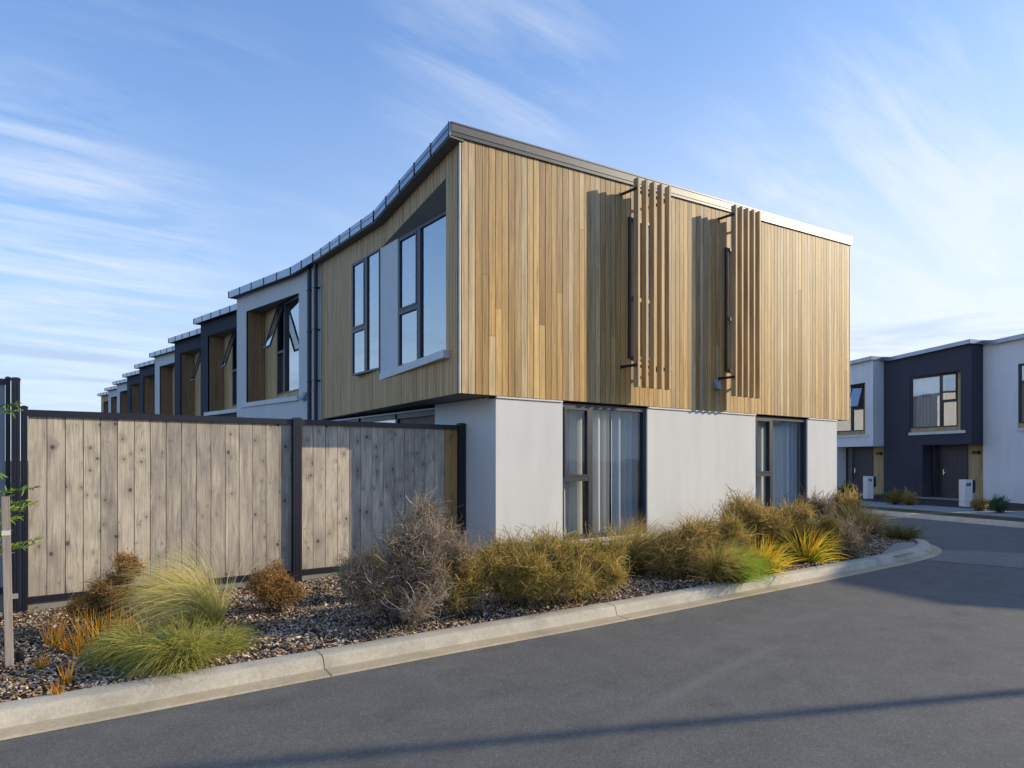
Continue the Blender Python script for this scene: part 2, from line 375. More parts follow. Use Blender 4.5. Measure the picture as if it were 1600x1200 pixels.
def curtain(name, fr, t0, t1, z0, z1, o, waves, amp, m, label, group=None, seed=0):
    rs = random.Random(seed); n = waves*10; pts = []
    ph = rs.random()*6
    for i in range(n+1):
        u = i/n; a = u*waves*2*math.pi+ph
        pts.append((t0+(t1-t0)*u+.012*math.sin(a*2+1), o+amp*math.sin(a+.6*math.sin(u*9+ph))))
    v = []; f = []; K = 6
    for k in range(K+1):
        z = z0+(z1-z0)*k/K; sp = 1-.12*math.sin(math.pi*k/K)
        for (t, q) in pts:
            v.append(fr.P(t, o+(q-o)*sp*(1.1-.25*k/K), z))
    for k in range(K):
        for i in range(n):
            a = k*(n+1)+i; f.append((a, a+1, a+n+2, a+n+1))
    mb = MB(); mb.v = v; mb.f = f
    ob = mb.build(name, m, None, smooth=True)
    return tag(ob, label, 'curtain', group)
def room(fr, name, parent, t0, t1, o0, o1, z0, z1, m, open_front=True):
    """room behind a window: five inward faces"""
    mb = MB(); P = fr.P
    mb.face([P(t0, o0, z0), P(t1, o0, z0), P(t1, o0, z1), P(t0, o0, z1)])
    for t in (t0, t1): mb.face([P(t, o0, z0), P(t, o1, z0), P(t, o1, z1), P(t, o0, z1)])
    for z in (z0, z1): mb.face([P(t0, o0, z), P(t1, o0, z), P(t1, o1, z), P(t0, o1, z)])
    return mb.build(name, m, parent)

# ------------------------------------------------------------------ ground, road, kerbs
def sheet(name, pts, z, m, kind='structure'):
    mb = MB(); mb.face([(x, y, z) for x, y in pts]); o = mb.build(name, m)
    me = o.data
    bm = bmesh.new(); bm.from_mesh(me); bmesh.ops.triangulate(bm, faces=bm.faces)
    for f in bm.faces:
        if f.normal.z < 0: f.normal_flip()
    bm.to_mesh(me); bm.free(); o['kind'] = kind; return o
sheet('ground', [(-900, -900), (900, -900), (900, 900), (-900, 900)], -.03, M['earth'])
sheet('road', [(-60, -11), (60, -11), (60, 70), (-60, 70)], 0, M['asphalt'])

def catmull(p, n=8):
    out = []
    for i in range(len(p)-1):
        a, b, c, d = p[max(i-1, 0)], p[i], p[i+1], p[min(i+2, len(p)-1)]
        for k in range(n):
            t = k/n
            out.append(tuple(.5*((2*b[j])+(-a[j]+c[j])*t+(2*a[j]-5*b[j]+4*c[j]-d[j])*t*t+(-a[j]+3*b[j]-3*c[j]+d[j])*t**3) for j in (0, 1)))
    out.append(p[-1]); return out
def offset(path, d):
    out = []
    for i, p in enumerate(path):
        a, b = path[max(i-1, 0)], path[min(i+1, len(path)-1)]; l = math.hypot(b[0]-a[0], b[1]-a[1])
        out.append((p[0]-(b[1]-a[1])/l*d, p[1]+(b[0]-a[0])/l*d))
    return out
def sweep(name, path, prof, m):
    mb = MB(); rows = [offset(path, d) for d, z in prof]; n = len(path)
    for (d, z), r in zip(prof, rows): mb.v += [(x, y, z) for x, y in r]
    for k in range(len(prof)-1):
        for i in range(n-1): mb.f.append((k*n+i, k*n+i+1, (k+1)*n+i+1, (k+1)*n+i))
    return mb.build(name, m)
KP = catmull([(-22, -2.15), (-12, -2.35), (-4.7, -2.56), (-2, -2.64), (0, -2.72), (2, -2.76), (4, -2.79), (5.6, -2.80), (6.8, -2.78), (7.7, -2.70), (8.45, -2.48),
              (9.1, -2.10), (9.7, -1.5), (10.2, -.75), (10.6, .2), (11.2, 2), (12.5, 6.3), (16.6, 20), (25.5, 50)], 8)
PROF_LIP = [(0, .002), (.02, .012), (.125, .020), (.15, .022)]
PROF_KERB = [(.15, .022), (.158, .036), (.176, .088), (.184, .102), (.196, .111), (.212, .115), (.28, .118), (.346, .118), (.358, .112), (.36, -.02)]
lip = sweep('kerb_channel', KP, PROF_LIP, M['lip']); tag(lip, 'tan concrete channel strip along the foot of the kerb beside the asphalt', 'kerb channel', kind='structure')
kerb = sweep('kerb', KP, PROF_KERB, M['kerb']); tag(kerb, 'pale concrete kerb curving round the garden bed corner', 'kerb', kind='structure')
for p in kerb.data.polygons: p.use_smooth = True
# contraction joints cut in the kerb: dark hairlines standing a hair proud of it
jm = MB()
def joint(px, py):
    q = gp(px, py, .02); i = min(range(len(KP)), key=lambda k: math.hypot(KP[k][0]-q[0], KP[k][1]-q[1]))
    a, b = KP[i], KP[i+1]; dx, dy = b[0]-a[0], b[1]-a[1]; l = math.hypot(dx, dy); dx /= l; dy /= l
    prof = PROF_LIP+PROF_KERB[1:-1]; pr = []
    jit = 0
    for (d, z) in prof:
        jit = .9*jit+random.uniform(-.004, .004)
        for s in (-.0025, .0025):
            pr.append((a[0]-dy*d+dx*(s+jit), a[1]+dx*d+dy*(s+jit), z+.003))
    n = len(jm.v); jm.v += pr
    for k in range(len(prof)-1): jm.f.append((n+2*k, n+2*k+1, n+2*k+3, n+2*k+2))
for q in ((505, 1060), (985, 972), (1345, 893), (1440, 876), (-500, 1300), (1480, 855)): joint(*q)
o = jm.build('kerb_crack', M['back'], kerb)

# threshold strip across the mouth of the side road
sheet('threshold_strip', [(8.55, -2.48), (6.96, -2.86), (7.25, -4.1), (8.0, -9.5), (11.5, -9.5), (9.5, -4.1)], .004, M['paver'])
r = (.29/math.hypot(.29, .957), .957/math.hypot(.29, .957)); q = (r[1], -r[0])
FK0 = (14.15, -2.2)
def fk(t, d): return (FK0[0]+t*r[0]+d*q[0], FK0[1]+t*r[1]+d*q[1])
FKP = [fk(t, 0) for t in (60, 40, 25, 15, 10, 6, 3, 0, -2, -3.5)] + [fk(-6, .5), fk(-8, 2.0), fk(-9, 5), fk(-9.3, 12)]
FKP = catmull(FKP[::-1], 5)
FKP = FKP[::-1]
fkerb = sweep('far_kerb', FKP, [(0, .002), (.12, .02), (.14, .06), (.17, .10), (.36, .11), (.36, 0)], M['kerb'])
tag(fkerb, 'pale concrete kerb on the far side of the side street', 'kerb', kind='structure')
def strip(d0, d1, t0=-7.0, t1=60): return [fk(t0, d0), fk(t1, d0), fk(t1, d1), fk(t0, d1)]
sheet('grass_verge', strip(.34, 1.55), .102, M['turf'])
sheet('footpath', strip(1.55, 3.6), .106, M['foot'])
sheet('far_garden_soil', strip(3.6, 9.0), .098, M['soil'])

# planting bed: soil, bark chips
inner = offset(KP, .355)
vis = [p for p in inner if p[1] < 7]
bed_poly = vis + [(12.3, 7.0), (10.0, 7.0), (9.9, 1.2), (-22, 1.2)]
soil = sheet('garden_bed', bed_poly, .075, M['soil'])
pad = [gp(1372, 869, .11), gp(1385, 858, .11), gp(1400, 848, .11), gp(1428, 846, .11), gp(1436, 853, .11), gp(1425, 863, .11), gp(1405, 868, .11)]
sheet('concrete_pad', pad, .104, M['foot'])
def inside(px, py, poly):
    c = np.zeros(len(px), bool); j = len(poly)-1
    for i in range(len(poly)):
        xi, yi = poly[i]; xj, yj = poly[j]
        hit = ((yi > py) != (yj > py)) & (px < (xj-xi)*(py-yi)/((yj-yi) or 1e-9)+xi); c ^= hit; j = i
    return c
N = 230000
x = rng.uniform(-7.2, 11, N); y = rng.uniform(-2.5, .9, N)
keep = inside(x, y, [(a, b) for a, b in bed_poly]) & ~inside(x, y, pad) & (rng.random(N) < np.where(x < 1.5, 1.0, .55))
x, y = x[keep], y[keep]; n = len(x)
mound = .02*np.sin(x*3.1+1)*np.sin(y*4.3)+.012*np.sin(x*9)*np.cos(y*7+x)
z = .095+np.clip(mound, -.012, .03)+rng.uniform(0, .02, n)
L = rng.uniform(.004, .016, n)*rng.choice([1, 1, 1, 1.9], n); W = np.minimum(L*rng.uniform(.25, .7, n), .008); a = rng.uniform(0, 6.283, n)
tx, ty = rng.normal(0, .38, n), rng.normal(0, .38, n)
dx = np.stack([np.cos(a), np.sin(a), tx], 1)*L[:, None]; dy = np.stack([-np.sin(a), np.cos(a), ty], 1)*W[:, None]
cen = np.stack([x, y, z], 1)
vv = np.stack([cen-dx-dy, cen+dx*rng.uniform(.6, 1, n)[:, None]-dy, cen+dx+dy, cen-dx*rng.uniform(.5, 1, n)[:, None]+dy], 1).reshape(-1, 3)
vv[:, 2] = np.maximum(vv[:, 2], .079)
chips = raw_mesh('bark_mulch', vv, np.arange(4*n).reshape(-1, 4), M['chip'])
tag(chips, 'brown and grey bark mulch covering the garden bed', 'bark mulch', kind='stuff')

# ------------------------------------------------------------------ the timber clad end house
house = empty('corner_townhouse', (5, 3, 0))
tag(house, 'timber clad end townhouse with white ground floor on the street corner', 'townhouse')
class Keep:                                # children keep world coordinates
    pass
def par(o):
    return o
_hinv = {}
def adopt(root):
    """after building in world coordinates, shift children so that the thing's origin can sit at its base"""
    for ch in root.children:
        ch.location = Vector(ch.location)-Vector(root.location)
EW = Fr((0, 0), (1, 0), (0, -1))           # end wall
ztop = lambda t: 5.815+.0551*t
def end_holes(t):
    for a, b in ((3.16, 3.68), (5.67, 6.19)):
        if a < t < b: return (3.21, 5.42)
boards(EW, 'end_cladding', M['clad'], house, .028, 10.19, lambda t: 2.465, ztop, end_holes, split=.22)
mb = MB()
EW.slab(mb, [(0, 2.47), (10.2, 2.47), (10.2, ztop(10.2)), (0, ztop(0))], -.05, -.045)
EW.box(mb, 0, .3, -.05, -.045, 2.47, 2.48)
# dark slot openings are covered by the windows' own boxes
mb.build('building_wrap', M['back'], house)
mb = MB(); EW.box(mb, 0.0, .02, -.02, .003, 2.463, 5.81); mb.build('corner_trim', M['flash'], house)
mb = MB(); EW.box(mb, 10.19, 10.215, -.02, .004, 2.463, ztop(10.19)); mb.build('corner_trim', M['clad'], house)
# slot windows behind the batten screens
for (a, b, zt) in ((3.14, 3.68, 4.15), (5.65, 6.19, 4.15)):
    fw = .045; mb = MB()
    for (p, q_, z0, z1) in ((a, a+fw, 3.2, 5.43), (b-fw, b, 3.2, 5.43), (a+fw, b-fw, 3.2, 3.2+fw), (a+fw, b-fw, 5.43-fw, 5.43), (a+fw, b-fw, zt-.03, zt+.03)):
        EW.box(mb, p, q_, -.06, .035, z0, z1)
    w = mb.build('window', M['alu'], house)
    for (z0, z1) in ((3.2+fw, zt-.03), (zt+.03, 5.43-fw)):
        g = MB(); EW.quad(g, a+fw, b-fw, z0, z1, .012); g.build('pane', M['glassU'], w)
# batten screens: five fins on dark brackets
for (t0, zt) in ((3.0, 5.915), (5.49, 6.07)):
    scr = empty('batten_screen', (0, 0, 0)); scr.parent = house
    for z in (3.05, zt-.16):
        br = MB()
        for t in (t0-.012, t0+.045+4*.18+.002): EW.box(br, t, t+.012, 0.0, .34, z-.022, z+.022)
        EW.box(br, t0-.03, t0-.012, .0, .006, z-.035, z+.035)
        EW.box(br, t0, t0+.767, .235, .247, z-.0215, z+.0215)
        br.build('bracket', M['steel'], scr)
    for k in range(5):
        f = MB(); t = t0+k*.18; EW.slab(f, [(t, 2.715), (t+.045, 2.715), (t+.045, zt+k*.012), (t, zt+k*.012)], .248, .345)
        f.build('fin', M['batten'], scr, bevel=.003)
# vent cowl
mb = MB(); a, b = 5.33, 5.47
mb.prism([EW.P(a, .0, 3.03), EW.P(a, .10, 2.85), EW.P(a, 0, 2.85)], [EW.P(b, .0, 3.03), EW.P(b, .10, 2.85), EW.P(b, 0, 2.85)])
mb.build('vent_cowl', M['hood'], house, bevel=.004)

# lower storey: end wall with two tall windows
LW = Fr((0, .03), (1, 0), (0, -1))
mb = MB(); TW = [(1.80, 3.63), (6.66, 8.51)]; WB = .40
def wallbox(a, b, z0, z1): LW.box(mb, a, b, -.18, 0, z0, z1)
wallbox(.60, 1.80, .16, 2.43); wallbox(3.63, 6.66, .16, 2.43); wallbox(8.51, 9.70, .16, 2.43)
wallbox(1.80, 3.63, .16, WB); wallbox(6.66, 8.51, .16, WB)
# left return and the far side, closed to the back
mb.box(.60, .78, .21, 1.66, .29, 2.455)
mb.box(9.52, 9.70, .21, 6.55, .16, 2.455)
mb.box(.78, 9.52, 6.45, 6.55, .1, 2.455)
mb.build('ground_floor_wall', M['white'], house)
for (a, b) in ((.60, 1.79), (3.64, 6.65), (8.52, 9.70)):
    mb = MB(); LW.box(mb, a, b, -.02, .022, 2.436, 2.462); mb.build('drip_flashing', M['flash'], house)
mb = MB(); mb.box(.64, 9.66, .08, 6.4, .0, .155); mb.box(.64, .76, .2, 6.4, .0, .285); mb.build('foundation', M['plinth'], house)
mb = MB(); mb.prism([(.02, .03, 2.462), (10.18, .03, 2.462), (10.18, 6.55, 2.462), (.67, 6.55, 2.462)], [(.02, .03, 2.475), (10.18, .03, 2.475), (10.18, 6.55, 2.475), (.67, 6.55, 2.475)])
mb.build('soffit', M['soffit'], house)
for i, ((a, b), tm) in enumerate(zip(TW, (2.39, 7.24))):
    window(LW, house, a, b, WB, 2.432, tm, 1.31, 'lo', o=-.035, fw=.06, d=.10, glass='glassL', mw=.085)
    s_ = MB(); LW.box(s_, a+.004, b-.004, -.03, .05, WB-.045, WB-.004); s_.build('window_sill', M['flash'], house)
IF = Fr((0, .03), (1, 0), (0, -1))
room(IF, 'ground_floor_room', house, .80, 9.50, -5.5, -.182, .32, 2.44, M['room'])
# curtains hang behind the glass
curtain('curtain', IF, 1.84, 2.36, .36, 2.42, -.215, 4, .05, M['curtain'], 'cream curtain behind the small lights of the lower window nearest the fence', 'cream curtains', 1)
curtain('curtain', IF, 2.46, 2.98, .36, 2.42, -.215, 3, .05, M['curtain'], 'cream curtain left half of the big pane nearest the fence', 'cream curtains', 2)
curtain('curtain', IF, 2.98, 3.60, .36, 2.42, -.195, 4, .035, M['sheer'], 'blue-grey curtain right half of the big pane nearest the fence', 'blue-grey curtains', 3)
curtain('curtain', IF, 6.70, 7.22, .36, 2.42, -.215, 6, .04, M['curtain'], 'cream curtain behind the small lights of the lower window farther along', 'cream curtains', 4)
curtain('curtain', IF, 7.30, 8.47, .36, 2.42, -.215, 7, .045, M['sheer'], 'blue-grey curtain across the big pane farther along the end wall', 'blue-grey curtains', 5)

# left face, ground floor: glazed slider under the overhang (seen just over the fence)
SL = Fr((.66, 0), (0, 1), (-1, 0))
mb = MB()
for (a, b, z0, z1) in ((1.67, 1.73, .1, 2.40), (3.05, 3.12, .1, 2.40), (4.55, 4.65, .1, 2.40), (6.4, 6.5, .1, 2.40), (1.73, 6.4, 2.30, 2.40)):
    SL.box(mb, a, b, -.08, 0, z0, z1)
sl = mb.build('sliding_door', M['alu'], house)
mb = MB(); SL.box(mb, 1.67, 6.5, 0, .03, 2.385, 2.41); mb.build('head_flashing', M['sill'], sl)
for (a, b) in ((3.12, 4.55), (4.65, 6.4)):
    g = MB(); SL.quad(g, a, b, .1, 2.30, -.04); g.build('pane', M['glassU'], sl)
mb = MB(); SL.box(mb, 1.75, 3.04, -.06, -.05, .1, 2.3); mb.build('dark_opening', M['dim'], sl)  # flat dark sheet standing in for the unlit interior behind the door

# upper left face, folded outward towards the corner
WF = Fr((0, 0), (.1, 1.0), (-1, .1)); LN = math.hypot(.1, 1)
def lroof(y):                              # underside of the eave along y
    if y < 2.8: return 5.74+(5.515-5.74)*y/2.8
    return 5.515+(5.825-5.515)*(min(y, 6.6)-2.8)/3.8
def left_holes(t):
    y = t/LN
    if .40 < y < 2.95: return (3.0, 5.14+(5.40-5.14)*(2.95-y)/2.53)
    if 2.95 <= y < 4.08: return (3.13, 5.14)
boards(WF, 'side_cladding', M['cladL'], house, .005, 6.58*LN, lambda t: 2.466, lambda t: lroof(t/LN)+.03, left_holes, w=.1)
mb = MB()
ys = [0, .40, 2.95, 4.08, 6.58]
for a, b in zip(ys[:-1], ys[1:]):
    def seg(z0a, z0b, z1a, z1b):
        mb.face([WF.P(a*LN, -.03, z0a), WF.P(b*LN, -.03, z0b), WF.P(b*LN, -.03, z1b), WF.P(a*LN, -.03, z1a)])
    if (a, b) == (.40, 2.95): seg(2.47, 2.47, 3.0, 3.0); seg(5.42, 5.16, lroof(a), lroof(b))
    elif (a, b) == (2.95, 4.08): seg(2.47, 2.47, 3.13, 3.13); seg(5.14, 5.14, lroof(a), lroof(b))
    else: seg(2.47, 2.47, lroof(a), lroof(b))
mb.build('building_wrap', M['back'], house)
# recess round the right window: ceiling, jamb, base
mb = MB()
mb.face([(.295, 2.95, 5.142), (.04, .40, 5.40), (.295, .40, 5.155)])
mb.build('recess_soffit', M['soffit'], house)
mb = MB(); mb.face([(.04, .40, 3.0), (.32, .40, 3.0), (.32, .40, 5.2), (.04, .40, 5.42)]); mb.build('recess_jamb', M['cladL'], house)
mb = MB(); mb.prism([(.295, 2.99, 2.93), (-.07, .29, 2.955), (.04, .29, 2.955), (.36, 2.99, 2.93)], [(.295, 2.99, 3.045), (-.07, .29, 3.06), (.04, .29, 3.06), (.36, 2.99, 3.045)])
mb.face([(.295, 2.98, 3.03), (.0, .4, 3.04), (.36, .4, 3.04), (.36, 2.98, 3.03)])
mb.build('window_sill', M['sill'], house, bevel=.004)
WP = Fr((.295, 0), (0, 1), (-1, 0))
mb = MB(); WP.box(mb, 2.31, 2.947, -.05, .0, 3.0, 5.142); mb.build('blade_panel', M['greyp'], house)
window(WP, house, 2.952, 4.085, 3.12, 5.15, 3.49, 3.92, 'hi', o=.012, fw=.032, d=.16, mw=.11, pd=.02, label='window standing proud of the boards left of the grey panel')
window(WP, house, .42, 2.305, 3.06, 5.15, 1.62, 3.94, 'hi', o=.0, fw=.05, d=.1, mw=.11, pd=.025, label='taller window in the recess under the sloping soffit')
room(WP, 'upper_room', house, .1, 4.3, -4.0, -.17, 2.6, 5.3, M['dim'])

# roof: folded eave on the left, rising along the end wall
prof = [(-.03, 5.742), (2.8, 5.512), (6.62, 5.822)]
mb = MB()
xo = lambda y: -.15+.1*y
hgt = .165
n = len(prof)
zr = lambda x, z: z+.0551*(x+.15)
pts_o = [(xo(y), y, z+hgt) for y, z in prof]; pts_i = [(10.26, y, zr(10.2, z)+hgt+.01) for y, z in prof]
low_o = [(xo(y), y, z+.02) for y, z in prof]; low_i = [(10.26, y, zr(10.2, z)+.04) for y, z in prof]
for k in range(n-1):
    mb.face([pts_o[k], pts_o[k+1], pts_i[k+1], pts_i[k]]); mb.face([low_o[k], low_o[k+1], low_i[k+1], low_i[k]])
mb.face([pts_o[0], pts_i[0], low_i[0], low_o[0]]); mb.face([pts_o[-1], pts_i[-1], low_i[-1], low_o[-1]])
for k in range(n-1): mb.face([pts_i[k], pts_i[k+1], low_i[k+1], low_i[k]])
roof = mb.build('roof', M['roofing'], house)
# end fascia along the end wall
mb = MB(); EW.slab(mb, [(-.15, 5.815), (10.25, 6.385), (10.25, 6.515), (-.15, 5.925)], .012, .038); 
EW.slab(mb, [(-.15, 5.912), (10.25, 6.505), (10.25, 6.525), (-.15, 5.932)], -.12, .046)
mb.build('fascia', M['fascia'], roof)
# eave gutter along the left face, in short lengths with joints
gm = MB(); jm2 = MB(); sm = MB()
for k in range(n-1):
    (ya, za), (yb, zb) = prof[k], prof[k+1]
    for (d0, d1, h0, h1, M_) in ((-.025, 0, .012, hgt+.012, gm), (-.012, .20, -.012, .012, sm)):
        M_.prism([(xo(ya)+d0, ya, za+h0), (xo(yb)+d0, yb, zb+h0), (xo(yb)+d1, yb, zb+h0), (xo(ya)+d1, ya, za+h0)],
                 [(xo(ya)+d0, ya, za+h1), (xo(yb)+d0, yb, zb+h1), (xo(yb)+d1, yb, zb+h1), (xo(ya)+d1, ya, za+h1)])
    m_ = max(1, round((yb-ya)/.62))
    for i in range(m_+1):
        f = i/m_; y0 = ya+(yb-ya)*f; z0 = za+(zb-za)*f
        jm2.box(xo(y0)-.034, xo(y0)-.024, y0-.012, y0+.012, z0-.0, z0+hgt+.015)
    gm.prism([(xo(ya)-.032, ya, za+hgt*.62), (xo(yb)-.032, yb, zb+hgt*.62), (xo(yb)-.022, yb, zb+hgt*.62), (xo(ya)-.022, ya, za+hgt*.62)],
             [(xo(ya)-.032, ya, za+hgt*.68), (xo(yb)-.032, yb, zb+hgt*.68), (xo(yb)-.022, yb, zb+hgt*.68), (xo(ya)-.022, ya, za+hgt*.68)])
gut = gm.build('gutter', M['gutter'], roof, extra=(jm2, M['alu']))
sm.build('eave_soffit', M['soffit'], roof)
# upper storey back walls so that the house is closed
mb = MB(); mb.face([(10.19, .03, 2.47), (10.19, 6.55, 2.47), (10.19, 6.55, 6.2), (10.19, .03, 6.3)])
mb.face([(.7, 6.56, 0.1), (9.5, 6.56, .1), (10.19, 6.56, 6.35), (.7, 6.56, 5.8)])
mb.build('party_wall', M['pale'], house)
# downpipes at the party line
dp = MB()
for (y0, x0) in ((6.67, .57), (7.02, .555)):
    m_ = MB(); m_.tube([(x0, y0, .1), (x0, y0, 5.80)], .045, 12)
    for z in (1.2, 2.4, 3.3, 4.4, 5.3): m_.box(x0-.05, x0+.12, y0-.052, y0+.052, z-.012, z+.012)
    m_.build('downpipe', M['alu'], house, smooth=False)
adopt(house)

# ------------------------------------------------------------------ terrace houses (both rows come from this)
def townhouse(name, label, P0, S_, O_, col, E, L, hs0, hs1, ws1, hz0, hz1, roofp, entry, depth=9.0, sash_open=True, mirror_win=True, group=None, detail=True, zbase=0.05, hgt=.16, wbot=.12, box_z=2.43, sd=2.0):
    fr = Fr(P0, S_, O_); base = fr.P(L/2, -1, 0); h = empty(name, base); tag(h, label, 'townhouse', group)
    wm = M[col]; of = lambda s: E*s/L
    ow = of(hs0)-.03                       # window plane
    def rz(s):
        for (a, za), (b, zb) in zip(roofp[:-1], roofp[1:]):
            if a <= s <= b: return za+(zb-za)*(s-a)/(b-a)
        return roofp[-1][1]
    mb = MB(); P = fr.P
    def wq(a, b, z0, z1=None, z1b=None):
        za = rz(a)+.06 if z1 is None else z1; zb = rz(b)+.06 if z1 is None else z1
        mb.face([P(a, of(a), z0), P(b, of(b), z0), P(b, of(b), zb), P(a, of(a), za)])
    zl = box_z if entry else zbase
    cuts = sorted(set([.0, L, hs0, hs1]+[s for s, _ in roofp]+([sd] if entry else [])))
    for a, b in zip(cuts[:-1], cuts[1:]):
        m_ = (a+b)/2; lo = box_z if (entry and m_ > sd) else zbase
        if hs0 <= m_ <= hs1: wq(a, b, lo, hz0); wq(a, b, hz1)
        else: wq(a, b, lo)
    # end returns, back
    mb.face([P(L, E, zl), P(L, -depth, zl), P(L, -depth, rz(L)+.3), P(L, E, rz(L)+.06)])
    mb.face([P(0, 0, zbase), P(0, -depth, zbase), P(0, -depth, rz(0)+.3), P(0, 0, rz(0)+.06)])
    mb.face([P(0, -depth, zbase), P(L, -depth, zbase), P(L, -depth, rz(L)+.3), P(0, -depth, rz(0)+.3)])
    if entry:
        eo = -.25                          # back of the entry porch
        mb.face([P(sd, of(sd), zbase), P(sd, eo, zbase), P(sd, eo, box_z), P(sd, of(sd), box_z)])
        mb.face([P(sd, of(sd), box_z), P(L, of(L), box_z), P(L, eo, box_z), P(sd, eo, box_z)])
        mb.face([P(L, eo+.01, zbase), P(L, -depth, zbase), P(L, -depth, box_z), P(L, eo+.01, box_z)])
    # recess cheeks in wall colour (thin return behind the face)
    mb.face([P(hs0, of(hs0), hz0), P(hs0, ow-.1, hz0), P(hs0, ow-.1, hz1), P(hs0, of(hs0), hz1)])
    mb.build('wall', wm, h)
    # timber jamb and back boards
    ln = MB(); nb = max(2, round((of(hs1)-ow)/.1)); st = (of(hs1)-.04-ow)/nb
    for k in range(nb):
        a = ow+k*st+.002; b = ow+(k+1)*st-.002
        ln.prism([P(hs1+.002, a, hz0), P(hs1+.002, b, hz0), P(hs1+.02, b, hz0), P(hs1+.02, a, hz0)], [P(hs1+.002, a, hz1), P(hs1+.002, b, hz1), P(hs1+.02, b, hz1), P(hs1+.02, a, hz1)])
    ln.build('timber_jamb', M['lining'], h)
    pb = MB(); nb = max(2, round((hs1-ws1)/.1)); st = (hs1-ws1)/nb
    for k in range(nb): fr.box(pb, ws1+k*st+.002, ws1+(k+1)*st-.002, ow-.03, ow-.006, hz0, hz1)
    nb = max(2, round((ws1-hs0)/.1)); st = (ws1-hs0)/nb
    for k in range(nb): fr.box(pb, hs0+k*st+.002, hs0+(k+1)*st-.002, ow-.03, ow-.006, hz0, hz0+wbot)
    pb.build('timber_panel', M['cladR' if entry else 'cladL'], h)
    bk = MB(); bk.face([P(hs0, ow-.04, hz0), P(hs1, ow-.04, hz0), P(hs1, ow-.04, hz0+wbot), P(hs0, ow-.04, hz0+wbot)])
    bk.face([P(ws1, ow-.04, hz0), P(hs1, ow-.04, hz0), P(hs1, ow-.04, hz1), P(ws1, ow-.04, hz1)])
    bk.face([P(hs1+.022, ow-.05, hz0), P(hs1+.022, of(hs1)-.045, hz0), P(hs1+.022, of(hs1)-.045, hz1), P(hs1+.022, ow-.05, hz1)])
    bk.build('building_wrap', M['back'], h)
    sf = MB(); sf.face([P(hs0, of(hs0), hz1-.001), P(hs1+.03, of(hs1)-.01, hz1-.001), P(hs1+.03, ow-.1, hz1-.001), P(hs0, ow-.1, hz1-.001)]); sf.build('recess_soffit', M['soffit'], h)
    # sill
    sl = MB()
    sl.prism([P(hs0-.02, of(hs0)-.3, hz0-.11), P(hs1+.22, of(hs1)-.3, hz0-.11), P(hs1+.22, of(hs1+.22)+.035, hz0-.11), P(hs0-.02, of(hs0)+.05, hz0-.11)],
             [P(hs0-.02, of(hs0)-.3, hz0-.005), P(hs1+.22, of(hs1)-.3, hz0-.005), P(hs1+.22, of(hs1+.22)+.035, hz0-.005), P(hs0-.02, of(hs0)+.05, hz0-.005)])
    sl.build('window_sill', M['sill'] if col != 'navy' else M['flash'], h)
    # window: big pane next to the shallow end, narrow light with a top-hung sash
    WR = fr; fw = .05; z0, z1 = hz0+wbot, hz1-.02; tm = hs0+(ws1-hs0)*.66; zt = z0+(z1-z0)*.48
    mb = MB(); d = .09
    for (a, b, c, e, p) in ((hs0+.002, hs0+fw, z0, z1, 0), (ws1-fw, ws1, z0, z1, 0), (hs0+fw, ws1-fw, z0, z0+fw, -.002), (hs0+fw, ws1-fw, z1-fw, z1, -.002), (tm-.045, tm+.045, z0+fw, z1-fw, .006), (tm+.045, ws1-fw, zt-.03, zt+.03, .004)):
        fr.box(mb, a, b, ow-d, ow+p, c, e)
    w = mb.build('window', M['alu'], h)
    gl = M['glassR'] if entry else M['glassU']
    g = MB(); fr.quad(g, hs0+fw, tm-.045, z0+fw, z1-fw, ow-.05); g.build('pane', gl, w)
    g = MB(); fr.quad(g, tm+.045, ws1-fw, z0+fw, zt-.03, ow-.05); g.build('pane', gl, w)
    a, b = tm+.045, ws1-fw+.02; zz0, zz1 = zt+.03, z1-.02; hh = zz1-zz0; an = R(17) if sash_open else R(0)
    def SP(t, v, e): return P(t, ow+.01+math.sin(an)*v+math.cos(an)*e, zz1-math.cos(an)*v+math.sin(an)*e)
    sm_ = MB()
    for (t0, t1, v0, v1) in ((a, a+.035, 0, hh), (b-.035, b, 0, hh), (a+.035, b-.035, 0, .035), (a+.035, b-.035, hh-.04, hh)):
        sm_.prism([SP(t0, v0, -.02), SP(t1, v0, -.02), SP(t1, v1, -.02), SP(t0, v1, -.02)], [SP(t0, v0, .015), SP(t1, v0, .015), SP(t1, v1, .015), SP(t0, v1, .015)])
    sm_.build('sash', M['alu'], w)
    g = MB(); g.face([SP(a+.035, .035, 0), SP(b-.035, .035, 0), SP(b-.035, hh-.04, 0), SP(a+.035, hh-.04, 0)]); g.build('pane', gl, w)
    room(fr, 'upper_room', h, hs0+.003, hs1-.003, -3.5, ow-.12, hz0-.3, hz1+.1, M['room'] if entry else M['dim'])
    # roof slab, gutter
    rf = MB(); oo = lambda s: of(s)+.16; ext = .06
    rp = [(roofp[0][0], roofp[0][1])]+list(roofp[1:-1])+[(roofp[-1][0]+ext, roofp[-1][1])]
    lo = [P(s, oo(s), z+.02) for s, z in rp]; hi = [P(s, oo(s), z+hgt) for s, z in rp]
    lob = [P(s, -depth, z+.3) for s, z in rp]; hib = [P(s, -depth, z+.45) for s, z in rp]
    for k in range(len(rp)-1):
        rf.face([hi[k], hi[k+1], hib[k+1], hib[k]]); rf.face([lo[k], lo[k+1], lob[k+1], lob[k]]); rf.face([hib[k], hib[k+1], lob[k+1], lob[k]])
    rf.face([hi[0], hib[0], lob[0], lo[0]]); rf.face([hi[-1], hib[-1], lob[-1], lo[-1]])
    rr = rf.build('roof', M['roofing'], h)
    gm = MB(); jm_ = MB()
